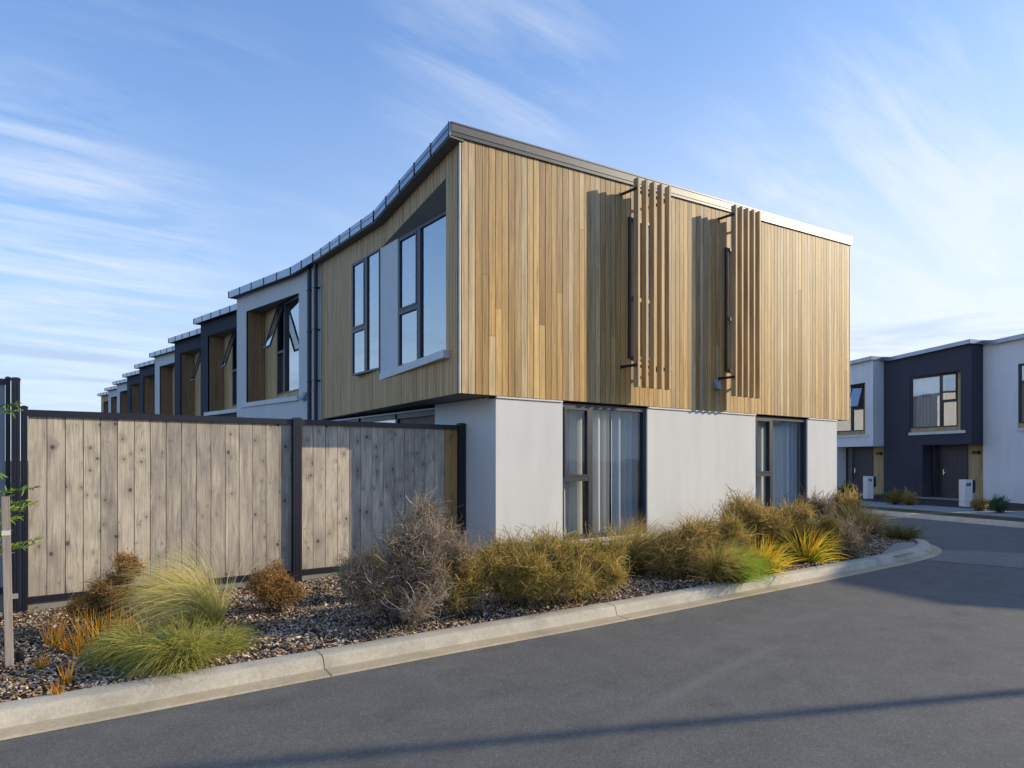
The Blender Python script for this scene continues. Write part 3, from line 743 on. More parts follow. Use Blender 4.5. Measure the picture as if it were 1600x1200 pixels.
    for k in range(len(rp)-1):
        (sa, za), (sb, zb) = rp[k], rp[k+1]
        gm.prism([P(sa, oo(sa), za), P(sb, oo(sb), zb), P(sb, oo(sb)+.022, zb), P(sa, oo(sa)+.022, za)], [P(sa, oo(sa), za+hgt+.01), P(sb, oo(sb), zb+hgt+.01), P(sb, oo(sb)+.022, zb+hgt+.01), P(sa, oo(sa)+.022, za+hgt+.01)])
        m_ = max(1, round((sb-sa)/.62))
        for i in range(m_+1 if not entry else 0):
            f = i/m_; s0 = sa+(sb-sa)*f; zj = za+(zb-za)*f
            fr.box(jm_, s0-.012, s0+.012, oo(s0)+.02, oo(s0)+.031, zj, zj+hgt+.012)
    if entry: fr.box(gm, L+ext, L+ext+.02, -.6, oo(L)+.022, rp[-1][1], rp[-1][1]+hgt+.01)
    else: fr.box(gm, L+ext, L+ext+.02, -.4, oo(L)+.022, rp[-1][1], rp[-1][1]+hgt+.01)
    gm.build('gutter', M['gutter'], rr, extra=(jm_, M['alu']))
    es = MB(); es.face([P(0, -.02, roofp[0][1]+.012), P(L+ext, of(L)-.02, rp[-1][1]+.012), P(L+ext, oo(L), rp[-1][1]+.012), P(0, oo(0), roofp[0][1]+.012)]); es.build('eave_soffit', M['soffit'], rr)
    if entry:
        eo = -.25; dz = box_z-.03
        d_ = MB(); fr.box(d_, sd+.42, sd+1.40, eo-.02, eo+.03, zbase+.07, dz)
        for k in range(5): fr.box(d_, sd+.47+k*.19, sd+.475+k*.19, eo+.03, eo+.034, zbase+.1, dz-.05)
        dr = d_.build('door', M['door'], h)
        hd = MB(); fr.box(hd, sd+.50, sd+.535, eo+.032, eo+.075, 1.0, 1.22); fr.box(hd, sd+.50, sd+.60, eo+.07, eo+.088, 1.08, 1.105); hd.build('handle', M['chrome'], dr)
        f_ = MB()
        for a, b in ((sd+.02, sd+.08), (sd+.37, sd+.42), (sd+1.40, sd+1.46)): fr.box(f_, a, b, eo-.02, eo+.05, zbase, dz)
        fr.box(f_, sd+.08, sd+1.40, eo-.02, eo+.05, dz, box_z-.002); fr.box(f_, sd+.08, sd+.37, eo-.02, eo+.05, zbase, zbase+.12)
        f_.build('door_frame', M['alu'], h)
        g = MB(); fr.quad(g, sd+.08, sd+.37, zbase+.12, dz, eo+.01); g.build('sidelight', M['glassR'], h)
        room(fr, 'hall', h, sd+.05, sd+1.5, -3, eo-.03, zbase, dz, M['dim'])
        tp = MB(); k = sd+1.46; nb = 7; st = (L-k)/nb
        for i in range(nb): fr.box(tp, k+i*st+.002, k+(i+1)*st-.003, eo-.01, eo+.025, zbase+.06, box_z-.002)
        tp.build('timber_panel', M['cladR'], h)
        bk = MB(); fr.box(bk, k, L, eo-.03, eo-.012, zbase, box_z-.004); bk.build('building_wrap', M['back'], h)
        wl = MB(); c = (k+L)/2; fr.box(wl, c-.13, c+.10, eo+.02, eo+.14, 1.80, 1.92); l_ = wl.build('wall_light', M['black'], h)
        ll = MB(); fr.box(ll, c-.08, c+.05, eo+.05, eo+.12, 1.785, 1.80); ll.build('lens', M['lens'], l_)
        sp = MB(); fr.box(sp, sd+.02, L-.1, eo+.06, of(L)+.1, .0, .13); sp.build('door_step', M['foot'], h)
    adopt(h); return h

cols = ['white', 'navy', 'navy', 'white', 'navy', 'navy', 'white', 'white', 'clad']
labs = ['white rendered terrace house beside the downpipes, nearest of its row',
        'charcoal terrace house touching the nearest white one',
        'charcoal terrace house second beyond the nearest white one',
        'white terrace house with charcoal houses on both sides',
        'charcoal terrace house just beyond the white house between charcoal ones',
        'charcoal terrace house farthest of the dark ones in the row',
        'white terrace house directly after the last charcoal one',
        'white terrace house last before the timber one at the row end',
        'timber clad house at the far left end of the row']
PITCH = 4.156
for k in range(9):
    townhouse('terrace_house', labs[k], (.66, 6.6+PITCH*k), (0, 1), (-1, 0), cols[k], .66, PITCH, .95, 3.6, 2.60, 3.04, 5.35,
              [(0, 5.822), (.97, 5.735), (PITCH, 5.765)], False, group='terrace houses behind the timber fence', sash_open=(k in (0, 1, 2)))
# vent on the nearest white house
mb = MB(); vf = Fr((.66, 6.6), (-.66, PITCH), (-PITCH, -.66)); a, b = .60, .76
mb.prism([vf.P(a, .0, 3.10), vf.P(a, .12, 2.92), vf.P(a, 0, 2.92)], [vf.P(b, .0, 3.10), vf.P(b, .12, 2.92), vf.P(b, 0, 2.92)])
vh = mb.build('vent_cowl', M['hood']); 
wh = bpy.data.objects['terrace_house']; vh.parent = wh; vh.location = -Vector(wh.location)

# houses across the side street
Y0 = 24.0
N0 = inv((1518-800)/F*Y0, Y0); PR = 4.17; ER = .6
def far_pt(k): return (N0[0]+(k+1)*PR*r[0]+ER*q[0], N0[1]+(k+1)*PR*r[1]+ER*q[1])
mr = (-r[0], -r[1]); mq = (-q[0], -q[1])
HS0R = 1.32
rp_ = [(0, 5.76), (.55, 5.69), (PR, 5.77)]
townhouse('street_house', 'charcoal rendered house across the street with the letterbox 68', far_pt(0), mr, mq, 'navy', ER, PR, 1.38, 3.72, 3.34, 2.68, 4.88, rp_, True, group='houses across the side street', sash_open=False, hgt=.14, wbot=.16, box_z=2.16)
townhouse('street_house', 'pale house across the street just right of the timber corner', far_pt(1), mr, mq, 'pale', ER, PR, 1.38, 3.72, 3.34, 2.68, 4.88, rp_, True, group='houses across the side street', hgt=.14, wbot=.16, box_z=2.16)
townhouse('street_house', 'pale house across the street at the right edge of the picture', far_pt(-1), mr, mq, 'pale', ER, PR, HS0R, 3.7, 3.3, 2.68, 4.88, rp_, True, group='houses across the side street', sash_open=False, hgt=.14, wbot=.16, box_z=2.16, sd=2.3)
RF = Fr(far_pt(0), mr, mq); ow = ER*1.38/PR-.03
curtain('curtain', RF, 1.45, 2.70, 2.75, 4.85, ow-.22, 9, .05, M['curtain'], 'white curtain in the upper window of the charcoal house across the street', None, 11)

# the next house round the corner: its shade lies over the side street
FP = [(18.2, -9.3), (24.5, -4.1), (30, -6), (27, -15), (18.6, -11.9), (17.85, -10.7)]
ch = empty('cross_street_house', (23, -9, 0)); tag(ch, 'pale two storey house beyond the right edge across the street', 'townhouse')
mb = MB(); mb.prism([(x, y, 0) for x, y in FP], [(x, y, 5.45) for x, y in FP]); mb.build('wall', M['pale'], ch)
mb = MB(); cx, cy = 23, -9.2
ex = [(cx+(x-cx)*1.015, cy+(y-cy)*1.015) for x, y in FP]
mb.prism([(x, y, 5.455) for x, y in ex], [(x, y, 5.62) for x, y in ex]); mb.build('roof', M['roofing'], ch)
cf = Fr(FP[0], (FP[1][0]-FP[0][0], FP[1][1]-FP[0][1]), (-.63, .77))
for (a, b, z0, z1) in ((1.2, 2.8, 3.0, 5.0), (4.6, 6.4, 3.0, 5.0), (4.2, 6.6, .3, 2.3)):
    mb = MB(); 
    for (p0, p1, c0, c1) in ((a, a+.06, z0, z1), (b-.06, b, z0, z1), (a+.06, b-.06, z0, z0+.06), (a+.06, b-.06, z1-.06, z1), ((a+b)/2-.03, (a+b)/2+.03, z0+.06, z1-.06)): cf.box(mb, p0, p1, .002, .06, c0, c1)
    w = mb.build('window', M['alu'], ch); g = MB(); cf.quad(g, a+.06, b-.06, z0+.06, z1-.06, .03); g.build('pane', M['glassR'], w)
adopt(ch)

# letterboxes with house numbers
def letterbox(px, py, num, label, w=.25, d=.28, h=.86):
    x0, y0 = gp(px, py, .11); root = empty('letterbox', (x0, y0, .1)); tag(root, label, 'letterbox', 'letterboxes across the street')
    fr = Fr((0, 0), (U[0]*0+mr[0]*.35+.76*(U[0]), mr[1]*.35+.76*(-V[0]*-1)), (0, 0.0001))
    # face turned to the street, a little towards the corner
    dd = Vector((.83, -.56)).normalized(); nn = (-dd.y*-1, 0)
    fr = Fr((0, 0), (dd.x, dd.y), (dd.y, -dd.x))
    if fr.n[0]*(CAM[0]-x0)+fr.n[1]*(CAM[1]-y0) < 0: fr.n = (-fr.n[0], -fr.n[1])
    b = MB(); fr.box(b, 0, w, -d, 0, 0, h); b.build('pillar', M['mail'], root, bevel=.008)
    b = MB(); fr.box(b, w+.002, w+.12, -d+.02, -.05, h-.42, h-.01); fr.box(b, w+.12, w+.15, -d+.04, -.07, h-.36, h-.05); b.build('mail_slot_box', M['black'], root, bevel=.01)
    cu = bpy.data.curves.new('num', 'FONT'); cu.body = num; cu.size = .15; cu.extrude = .004; cu.offset = .004; cu.align_x = 'CENTER'
    to = bpy.data.objects.new('num', cu); C.objects.link(to); dg = bpy.context.evaluated_depsgraph_get()
    me = bpy.data.meshes.new_from_object(to.evaluated_get(dg)); bpy.data.objects.remove(to)
    sgn = 1
    rightv = (U[0], V[0]); # camera right in plan
    e = Vector((fr.d[0], fr.d[1], 0))
    if e.x*math.cos(-TH+math.pi/2)*0+e.x*U[0]+e.y*V[0] < 0: e = -e
    xs = [v.co.x for v in me.vertices]; xm = (min(xs)+max(xs))/2
    for v in me.vertices:
        u_, w_, k_ = v.co.x-xm, v.co.y, v.co.z
        c = fr.P(w*.46, .004, h-.20)
        v.co = (c[0]+e.x*u_+fr.n[0]*k_, c[1]+e.y*u_+fr.n[1]*k_, c[2]+w_)
    no = bpy.data.objects.new('house_number', me); me.materials.clear(); me.materials.append(M['black']); C.objects.link(no); no.parent = root
    return root
letterbox(1355, 779, '70', 'white letterbox pillar numbered 70 in front of the pale house')
letterbox(1508, 791.5, '68', 'white letterbox pillar numbered 68 beside the charcoal house door')

# ------------------------------------------------------------------ fences
FN = Fr((0, .82), (1, 0), (0, -1))
fence = empty('timber_fence', (-2, .82, 0)); tag(fence, 'weathered timber board fence with black posts joining the white wall', 'fence')
def fpost(fr, t0, t1, ztop, parent, o0=-.03, o1=.06, name='post', zb=0):
    mb = MB(); fr.box(mb, t0, t1, o0, o1, zb, ztop-.025); w = t1-t0
    fr.box(mb, t0+w*.3, t0+w*.36, o1, o1+.003, zb+.05, ztop-.06); fr.box(mb, t0+w*.66, t0+w*.72, o1, o1+.003, zb+.05, ztop-.06)
    fr.box(mb, t0-.004, t1+.004, o0-.004, o1+.004, ztop-.025, ztop-.008); fr.box(mb, t0+.01, t1-.01, o0+.01, o1-.01, ztop-.008, ztop)
    return mb.build(name, M['fpost'], parent)
fpost(FN, -4.58, -4.525, 2.13, fence); fpost(FN, -1.905, -1.80, 2.115, fence); fpost(FN, .485, .585, 2.125, fence)
for (a, b) in ((-4.525, -1.905), (-1.80, .485)):
    mb = MB(); FN.box(mb, a, b, -.02, .03, 2.03, 2.085); FN.box(mb, a, b, -.012, .022, 2.085, 2.094); mb.build('rail', M['fpost'], fence)
    mb = MB(); FN.box(mb, a, b, -.02, .03, .185, .24); mb.build('rail', M['fpost'], fence)
    mb = MB(); FN.box(mb, a+.002, b-.002, -.03, .0, -.02, .182); mb.build('plinth_board', M['plinth'], fence)
boards(FN, 'board_panel', M['fence'], fence, -4.522, -1.907, lambda t: .24, lambda t: 2.03, None, w=.154, gap=.006, depth=.02)
boards(FN, 'board_panel', M['fence'], fence, -1.798, .27, lambda t: .24, lambda t: 2.03, None, w=.154, gap=.006, depth=.02)
o = boards(FN, 'board_panel', M['fenceN'], fence, .272, .483, lambda t: .24, lambda t: 2.03, None, w=.105, gap=.006, depth=.02); o['label'] = 'fresh honey coloured boards at the house end'
mb = MB(); FN.box(mb, -4.52, .48, -.05, -.03, .2, 2.04); mb.build('fence_backing', M['back'], fence)
adopt(fence)
tall = empty('tall_fence', (-6.5, .82, 0)); tag(tall, 'taller fence of grey sheet with black posts at the left edge', 'fence')
fpost(FN, -4.655, -4.585, 2.40, tall, -.06, .09); fpost(FN, -4.70, -4.66, 2.41, tall, -.02, .03); fpost(FN, -7.2, -7.1, 2.41, tall)
mb = MB(); FN.box(mb, -7.1, -4.70, -.02, .03, 2.33, 2.385); mb.build('rail', M['fpost'], tall)
mb = MB(); FN.box(mb, -7.1, -4.70, -.02, .03, .30, .36); mb.build('rail', M['fpost'], tall)
mb = MB()
for k in range(24): FN.box(mb, -7.1+k*.1, -7.1+k*.1+.097, -.012+(k % 2)*.006, .0+(k % 2)*.006, .36, 2.33)
mb.build('sheet_panel', M['fsheet'], tall)
mb = MB(); FN.box(mb, -7.1, -4.66, -.03, 0, -.02, .30); mb.build('plinth_board', M['plinth'], tall)
for z0, z1 in ((.25, .30), (.06, .10)):
    mb = MB(); FN.box(mb, -4.652, -4.60, .09, .096, z0, z1); mb.build('bracket', M['galv'], tall)
adopt(tall)

# ------------------------------------------------------------------ plants
def ribbons(root, d0, length, K, bend, width, taper=1.0, wander=0.0, lift=None):
    """root (n,3), d0 (n,3) start directions, bend (n,3) added along the way; returns verts (n,K+1,2,3), h (n,K+1)"""
    n = len(root); p = root.copy(); d = d0/np.linalg.norm(d0, axis=1, keepdims=True)
    az = rng.uniform(0, 6.283, n); side = np.stack([np.cos(az), np.sin(az), np.zeros(n)], 1)
    out = np.zeros((n, K+1, 2, 3)); step = (length/K)[:, None]
    for k in range(K+1):
        s = np.cross(d, side); s /= np.linalg.norm(s, axis=1, keepdims=True)+1e-9
        w = (width*(1-taper*(k/K)**1.5)+.0004)[:, None]*.5
        out[:, k, 0] = p-s*w; out[:, k, 1] = p+s*w
        if k < K:
            p = p+d*step
            d = d+bend/K*(1+k*.5)
            if wander: d = d+rng.normal(0, wander, (n, 3))
            d /= np.linalg.norm(d, axis=1, keepdims=True)
    h = np.broadcast_to(np.linspace(0, 1, K+1), (n, K+1))
    return out, h
def ribbon_faces(n, K, base=0):
    i = np.arange(n)[:, None]*(K+1)*2+np.arange(K)[None]*2+base
    return np.stack([i, i+1, i+3, i+2], -1).reshape(-1, 4)
def pack(parts):
    vs, fs, hs = [], [], []; b = 0
    for out, h, K in parts:
        n = len(out); vs.append(out.reshape(-1, 3)); fs.append(ribbon_faces(n, K, b)); hs.append(np.repeat(h, 2, axis=1).reshape(-1)); b += n*(K+1)*2
    return np.concatenate(vs), np.concatenate(fs), np.concatenate(hs)
def tussock(n, rad, length, spread, droop, wind=(0, 0, 0), width=.005, K=7, lv=.4, lean=(0, 0, 0)):
    """blades fountain up from a small foot, arch over and lean with the wind"""
    a = rng.uniform(0, 6.283, n); rr = rad*np.sqrt(rng.random(n))
    root = np.stack([np.cos(a)*rr, np.sin(a)*rr, np.zeros(n)], 1)
    th = np.abs(rng.normal(0, spread, n)); a2 = a+rng.normal(0, .9, n)
    clump = rng.normal(0, .22, (9, 3)); ci = rng.integers(0, 9, n)     # locks of blades that lean together
    d = np.stack([np.sin(th)*np.cos(a2), np.sin(th)*np.sin(a2), np.cos(th)], 1)+clump[ci]*[1, 1, .2]+np.array(lean)
    L_ = length*(1-lv*rng.random(n)**1.5); w = np.array(wind)
    stiff = rng.uniform(.45, 1.5, n)
    bend = (np.stack([np.cos(a2)*.35*droop, np.sin(a2)*.35*droop, -droop*np.ones(n)], 1)+w)*stiff[:, None]*.42
    o, h = ribbons(root, d, L_, K, bend, np.full(n, width)*rng.uniform(.6, 1.3, n), 1.0, .025)
    o[..., 2] = np.maximum(o[..., 2], .002+.012*h[..., None])
    return o, h, K
def shrub(blobs, n, tl=.2, width=.004, wander=.35, up=.3, leaves=2.0, leaf=.008, shell=.5, K=5, rag=1.0, wisps=.10, lump=1.0):
    """wiry twigs that fill a ragged cloud of small clumps grown over the given ellipsoids; small leaves sit along them"""
    sub = []
    for (cx, cy, cz, rx, ry, rz_) in blobs:
        sub.append((cx, cy, cz*.9, rx*.66, ry*.66, rz_*.66))
        for k in range(9):
            u = rng.normal(0, 1, 3); u[2] = abs(u[2])*1.1-.25; u /= np.linalg.norm(u); f = rng.uniform(.22, .5); q_ = rng.uniform(.55, 1.05)*lump
            sub.append((cx+u[0]*rx*q_, cy+u[1]*ry*q_, max(.05, cz+u[2]*rz_*q_), rx*f, ry*f, rz_*f*rng.uniform(.8, 1.5)))
    b = np.array(sub, float); vol = b[:, 3]*b[:, 4]*b[:, 5]; pr = vol**.6*rng.uniform(.5, 1.5, len(b)); pr /= pr.sum()
    i = rng.choice(len(b), n, p=pr); u = rng.normal(0, 1, (n, 3)); u /= np.linalg.norm(u, axis=1, keepdims=True)
    rr = (shell+(1-shell)*rng.random(n)**.7)*.95
    rr = np.where(rng.random(n) < .3, rng.random(n)*.8, rr)
    p = b[i, :3]+u*rr[:, None]*b[i, 3:]; p[:, 2] = np.maximum(p[:, 2], .01)
    lean = (rng.normal(0, .45, (len(b), 3))+np.array([0, 0, up]))[i]
    d = u*.8+lean+rng.normal(0, .4, (n, 3))
    L_ = tl*rng.uniform(.45, 1.3, n)*np.where(rng.random(n) < .07*rag, rng.uniform(1.5, 2.4, n), 1)
    o, h = ribbons(p-d/np.linalg.norm(d, axis=1, keepdims=True)*L_[:, None]*.55, d, L_, K, rng.normal(0, .4, (n, 3))+np.array([0, 0, -.1]), np.full(n, width)*rng.uniform(.55, 1.25, n), .7, wander)
    o[..., 2] = np.maximum(o[..., 2], .005)
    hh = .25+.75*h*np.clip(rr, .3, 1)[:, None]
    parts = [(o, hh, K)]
    m = int(n*leaves)
    if m:
        j = rng.integers(0, n, m); k = rng.integers(1, K+1, m); c = o[j, k].mean(axis=1)
        dl = rng.normal(0, 1, (m, 3)); ll = leaf*rng.uniform(.5, 1.5, m)
        lo, lh = ribbons(c, dl, ll*2, 2, np.zeros((m, 3)), ll*.8, .6)
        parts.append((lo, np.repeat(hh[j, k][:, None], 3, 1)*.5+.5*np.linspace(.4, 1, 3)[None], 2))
    if wisps:                              # fine stems that stand clear of the crown, and pale dry strands over it
        nw = int(n*wisps); i = rng.choice(len(b), nw, p=pr); u = rng.normal(0, 1, (nw, 3)); u[:, 2] = np.abs(u[:, 2])*1.2; u /= np.linalg.norm(u, axis=1, keepdims=True)
        p = b[i, :3]+u*b[i, 3:]*rng.uniform(.3, .9, (nw, 1)); p[:, 2] = np.maximum(p[:, 2], .02)
        d = u*.7+rng.normal(0, .25, (nw, 3))+np.array([0, 0, .45])
        wo_, wh = ribbons(p, d, tl*rng.uniform(.6, 1.5, nw), 6, rng.normal(0, .3, (nw, 3)), np.full(nw, width)*rng.choice([.6, .9, 1.2, 2.0], nw), .5, .26)
        wo_[..., 2] = np.maximum(wo_[..., 2], .005)
        parts.append((wo_, .6+.4*wh, 6))
    b0 = np.array(blobs, float); ns = 14*len(b0); i = rng.integers(0, len(b0), ns); tgt = b0[i, :3]+rng.normal(0, .5, (ns, 3))*b0[i, 3:]
    foot = np.stack([rng.normal(0, .05, ns), rng.normal(0, .05, ns), np.zeros(ns)], 1)+b0[i, :3]*np.array([.55, .55, 0])
    dv = tgt-foot; dv[:, 2] = np.abs(dv[:, 2])
    so, sh = ribbons(foot, dv+np.array([0, 0, .15]), np.linalg.norm(dv, axis=1)*1.2, 6, rng.normal(0, .2, (ns, 3)), np.full(ns, width*2), .7, .1)
    return parts, (so, sh*.2, 6)
def plant(name, label, cat, loc, parts, m, group=None, stems=None, mstem=None):
    if stems is None:
        v, f, h = pack(parts); o = raw_mesh(name, v, f, m, h); o.location = loc; return tag(o, label, cat, group, 'thing')
    e = empty(name, loc); tag(e, label, cat, group)
    v, f, h = pack(parts); raw_mesh('foliage', v, f, m, h, e)
    v, f, h = pack([stems]); raw_mesh('stems', v, f, mstem, h, e)
    return e
BL = {}
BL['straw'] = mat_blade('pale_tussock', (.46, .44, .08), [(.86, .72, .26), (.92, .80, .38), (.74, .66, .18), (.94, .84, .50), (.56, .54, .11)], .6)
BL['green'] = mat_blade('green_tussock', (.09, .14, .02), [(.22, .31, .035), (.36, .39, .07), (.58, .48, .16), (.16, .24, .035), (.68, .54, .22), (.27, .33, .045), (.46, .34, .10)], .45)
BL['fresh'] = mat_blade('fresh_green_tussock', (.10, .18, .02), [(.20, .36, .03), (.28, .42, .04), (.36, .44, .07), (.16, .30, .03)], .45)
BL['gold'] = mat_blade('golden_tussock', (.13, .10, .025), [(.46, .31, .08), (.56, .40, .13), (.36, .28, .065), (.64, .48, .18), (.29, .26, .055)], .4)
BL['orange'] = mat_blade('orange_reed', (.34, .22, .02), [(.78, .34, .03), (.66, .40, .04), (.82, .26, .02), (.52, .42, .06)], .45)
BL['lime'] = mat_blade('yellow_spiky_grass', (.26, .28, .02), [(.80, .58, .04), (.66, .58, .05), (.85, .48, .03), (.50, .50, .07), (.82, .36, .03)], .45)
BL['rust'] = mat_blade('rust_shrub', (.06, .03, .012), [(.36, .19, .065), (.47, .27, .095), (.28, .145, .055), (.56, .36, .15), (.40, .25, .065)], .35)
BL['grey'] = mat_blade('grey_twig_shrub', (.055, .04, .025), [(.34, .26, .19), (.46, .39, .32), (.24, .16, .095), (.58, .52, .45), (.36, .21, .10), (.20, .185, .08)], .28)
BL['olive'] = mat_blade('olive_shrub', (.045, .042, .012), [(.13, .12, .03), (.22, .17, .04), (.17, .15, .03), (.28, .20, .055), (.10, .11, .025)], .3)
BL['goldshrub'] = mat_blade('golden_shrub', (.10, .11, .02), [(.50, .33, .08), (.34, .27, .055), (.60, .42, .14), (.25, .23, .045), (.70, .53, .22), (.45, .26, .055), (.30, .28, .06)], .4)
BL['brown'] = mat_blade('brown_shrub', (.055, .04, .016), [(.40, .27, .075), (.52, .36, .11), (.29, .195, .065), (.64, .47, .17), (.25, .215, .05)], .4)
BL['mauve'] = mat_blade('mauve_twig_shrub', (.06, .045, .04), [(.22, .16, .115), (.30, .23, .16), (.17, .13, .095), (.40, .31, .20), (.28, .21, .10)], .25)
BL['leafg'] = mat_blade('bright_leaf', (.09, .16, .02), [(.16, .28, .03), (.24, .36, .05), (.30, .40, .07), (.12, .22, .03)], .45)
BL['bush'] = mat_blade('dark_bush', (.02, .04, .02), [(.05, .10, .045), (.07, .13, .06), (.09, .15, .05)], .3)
BL['stem'] = mat_blade('woody_stem', (.06, .045, .035), [(.10, .075, .055), (.14, .10, .08)], .05)
def at(px, py, z=.09): x, y = gp(px, py, z); return (x, y, .085)
WX = (-.8, -.15, 0)                        # the wind leans the grasses along the wall
# --- left end of the bed
ST = BL['stem']
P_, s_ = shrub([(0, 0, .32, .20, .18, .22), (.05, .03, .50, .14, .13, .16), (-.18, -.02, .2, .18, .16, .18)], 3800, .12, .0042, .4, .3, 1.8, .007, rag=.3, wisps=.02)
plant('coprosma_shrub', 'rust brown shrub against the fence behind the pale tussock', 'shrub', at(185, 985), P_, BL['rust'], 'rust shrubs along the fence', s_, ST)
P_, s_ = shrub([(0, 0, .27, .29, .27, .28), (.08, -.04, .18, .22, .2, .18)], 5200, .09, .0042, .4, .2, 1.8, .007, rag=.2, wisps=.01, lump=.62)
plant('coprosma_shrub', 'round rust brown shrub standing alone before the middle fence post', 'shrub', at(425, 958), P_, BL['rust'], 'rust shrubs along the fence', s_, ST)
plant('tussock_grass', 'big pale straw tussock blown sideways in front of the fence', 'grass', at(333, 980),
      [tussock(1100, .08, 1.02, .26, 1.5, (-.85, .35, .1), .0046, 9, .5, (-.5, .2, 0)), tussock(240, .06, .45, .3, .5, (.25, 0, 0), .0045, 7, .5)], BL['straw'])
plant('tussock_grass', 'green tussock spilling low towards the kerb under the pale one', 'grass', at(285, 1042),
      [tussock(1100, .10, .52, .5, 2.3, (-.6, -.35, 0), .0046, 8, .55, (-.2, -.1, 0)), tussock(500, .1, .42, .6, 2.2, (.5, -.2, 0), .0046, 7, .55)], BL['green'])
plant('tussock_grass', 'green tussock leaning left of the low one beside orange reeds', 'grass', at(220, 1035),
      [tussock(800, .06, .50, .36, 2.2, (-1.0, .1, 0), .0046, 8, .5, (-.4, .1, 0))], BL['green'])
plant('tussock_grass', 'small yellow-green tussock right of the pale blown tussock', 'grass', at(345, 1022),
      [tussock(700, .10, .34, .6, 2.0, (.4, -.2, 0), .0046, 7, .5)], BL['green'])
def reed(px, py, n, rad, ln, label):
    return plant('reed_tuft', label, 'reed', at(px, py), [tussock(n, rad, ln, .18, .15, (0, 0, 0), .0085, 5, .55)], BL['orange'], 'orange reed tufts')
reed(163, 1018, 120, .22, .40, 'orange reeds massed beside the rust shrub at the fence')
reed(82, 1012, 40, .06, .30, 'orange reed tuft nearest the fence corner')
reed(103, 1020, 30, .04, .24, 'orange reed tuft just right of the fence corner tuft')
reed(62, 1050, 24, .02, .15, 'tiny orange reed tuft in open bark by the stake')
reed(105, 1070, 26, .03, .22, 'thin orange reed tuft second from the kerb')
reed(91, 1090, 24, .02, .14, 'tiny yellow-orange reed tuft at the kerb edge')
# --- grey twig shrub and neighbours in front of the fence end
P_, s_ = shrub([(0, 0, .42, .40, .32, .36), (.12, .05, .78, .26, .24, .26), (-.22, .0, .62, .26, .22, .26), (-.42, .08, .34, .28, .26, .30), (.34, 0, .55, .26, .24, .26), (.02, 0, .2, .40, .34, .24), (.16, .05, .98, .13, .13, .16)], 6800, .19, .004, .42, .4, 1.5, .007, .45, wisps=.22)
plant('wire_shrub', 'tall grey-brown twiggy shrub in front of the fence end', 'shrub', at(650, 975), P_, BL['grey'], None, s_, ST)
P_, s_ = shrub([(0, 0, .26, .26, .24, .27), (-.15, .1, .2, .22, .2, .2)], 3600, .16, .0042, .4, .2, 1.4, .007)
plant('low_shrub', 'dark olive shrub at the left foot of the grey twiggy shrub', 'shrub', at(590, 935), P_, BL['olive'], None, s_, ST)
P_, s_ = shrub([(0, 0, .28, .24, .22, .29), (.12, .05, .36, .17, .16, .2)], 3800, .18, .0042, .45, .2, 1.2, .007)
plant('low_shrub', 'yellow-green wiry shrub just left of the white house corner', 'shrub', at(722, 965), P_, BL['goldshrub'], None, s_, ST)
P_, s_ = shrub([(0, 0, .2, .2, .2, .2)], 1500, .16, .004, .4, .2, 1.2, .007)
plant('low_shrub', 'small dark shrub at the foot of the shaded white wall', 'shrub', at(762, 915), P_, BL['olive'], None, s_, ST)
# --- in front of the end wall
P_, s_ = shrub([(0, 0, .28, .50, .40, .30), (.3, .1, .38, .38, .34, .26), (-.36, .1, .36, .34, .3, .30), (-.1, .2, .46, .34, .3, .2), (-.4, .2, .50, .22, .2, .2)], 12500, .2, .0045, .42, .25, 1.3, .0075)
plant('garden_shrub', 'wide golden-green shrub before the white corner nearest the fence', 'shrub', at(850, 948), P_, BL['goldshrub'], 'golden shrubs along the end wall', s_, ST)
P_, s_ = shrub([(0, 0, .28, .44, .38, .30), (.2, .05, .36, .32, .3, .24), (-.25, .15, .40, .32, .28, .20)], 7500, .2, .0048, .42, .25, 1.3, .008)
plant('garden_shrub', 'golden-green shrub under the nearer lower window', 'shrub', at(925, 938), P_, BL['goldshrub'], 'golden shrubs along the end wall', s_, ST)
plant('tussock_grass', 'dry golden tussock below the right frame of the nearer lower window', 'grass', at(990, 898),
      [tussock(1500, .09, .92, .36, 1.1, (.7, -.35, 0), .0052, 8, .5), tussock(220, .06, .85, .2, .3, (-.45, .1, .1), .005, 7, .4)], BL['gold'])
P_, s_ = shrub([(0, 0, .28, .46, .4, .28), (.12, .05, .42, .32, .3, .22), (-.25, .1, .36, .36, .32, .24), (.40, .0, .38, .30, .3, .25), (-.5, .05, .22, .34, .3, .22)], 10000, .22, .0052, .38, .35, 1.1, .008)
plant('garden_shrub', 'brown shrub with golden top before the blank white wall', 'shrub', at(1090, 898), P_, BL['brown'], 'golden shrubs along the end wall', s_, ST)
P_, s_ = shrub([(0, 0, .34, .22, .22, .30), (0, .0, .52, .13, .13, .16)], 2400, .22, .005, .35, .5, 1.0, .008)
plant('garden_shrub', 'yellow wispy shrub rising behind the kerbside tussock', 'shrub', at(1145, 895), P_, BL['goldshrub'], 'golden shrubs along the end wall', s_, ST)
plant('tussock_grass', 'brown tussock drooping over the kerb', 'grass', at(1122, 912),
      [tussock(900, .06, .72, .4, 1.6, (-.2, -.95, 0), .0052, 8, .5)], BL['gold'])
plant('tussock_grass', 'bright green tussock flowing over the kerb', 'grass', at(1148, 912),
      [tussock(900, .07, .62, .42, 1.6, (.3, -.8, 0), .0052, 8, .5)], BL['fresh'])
P_, s_ = shrub([(0, 0, .38, .5, .4, .34), (-.15, .1, .60, .36, .3, .26), (-.42, .1, .48, .32, .3, .26), (.45, .05, .44, .36, .34, .28), (.1, -.1, .25, .6, .4, .25)], 11000, .26, .006, .32, .55, 1.0, .009)
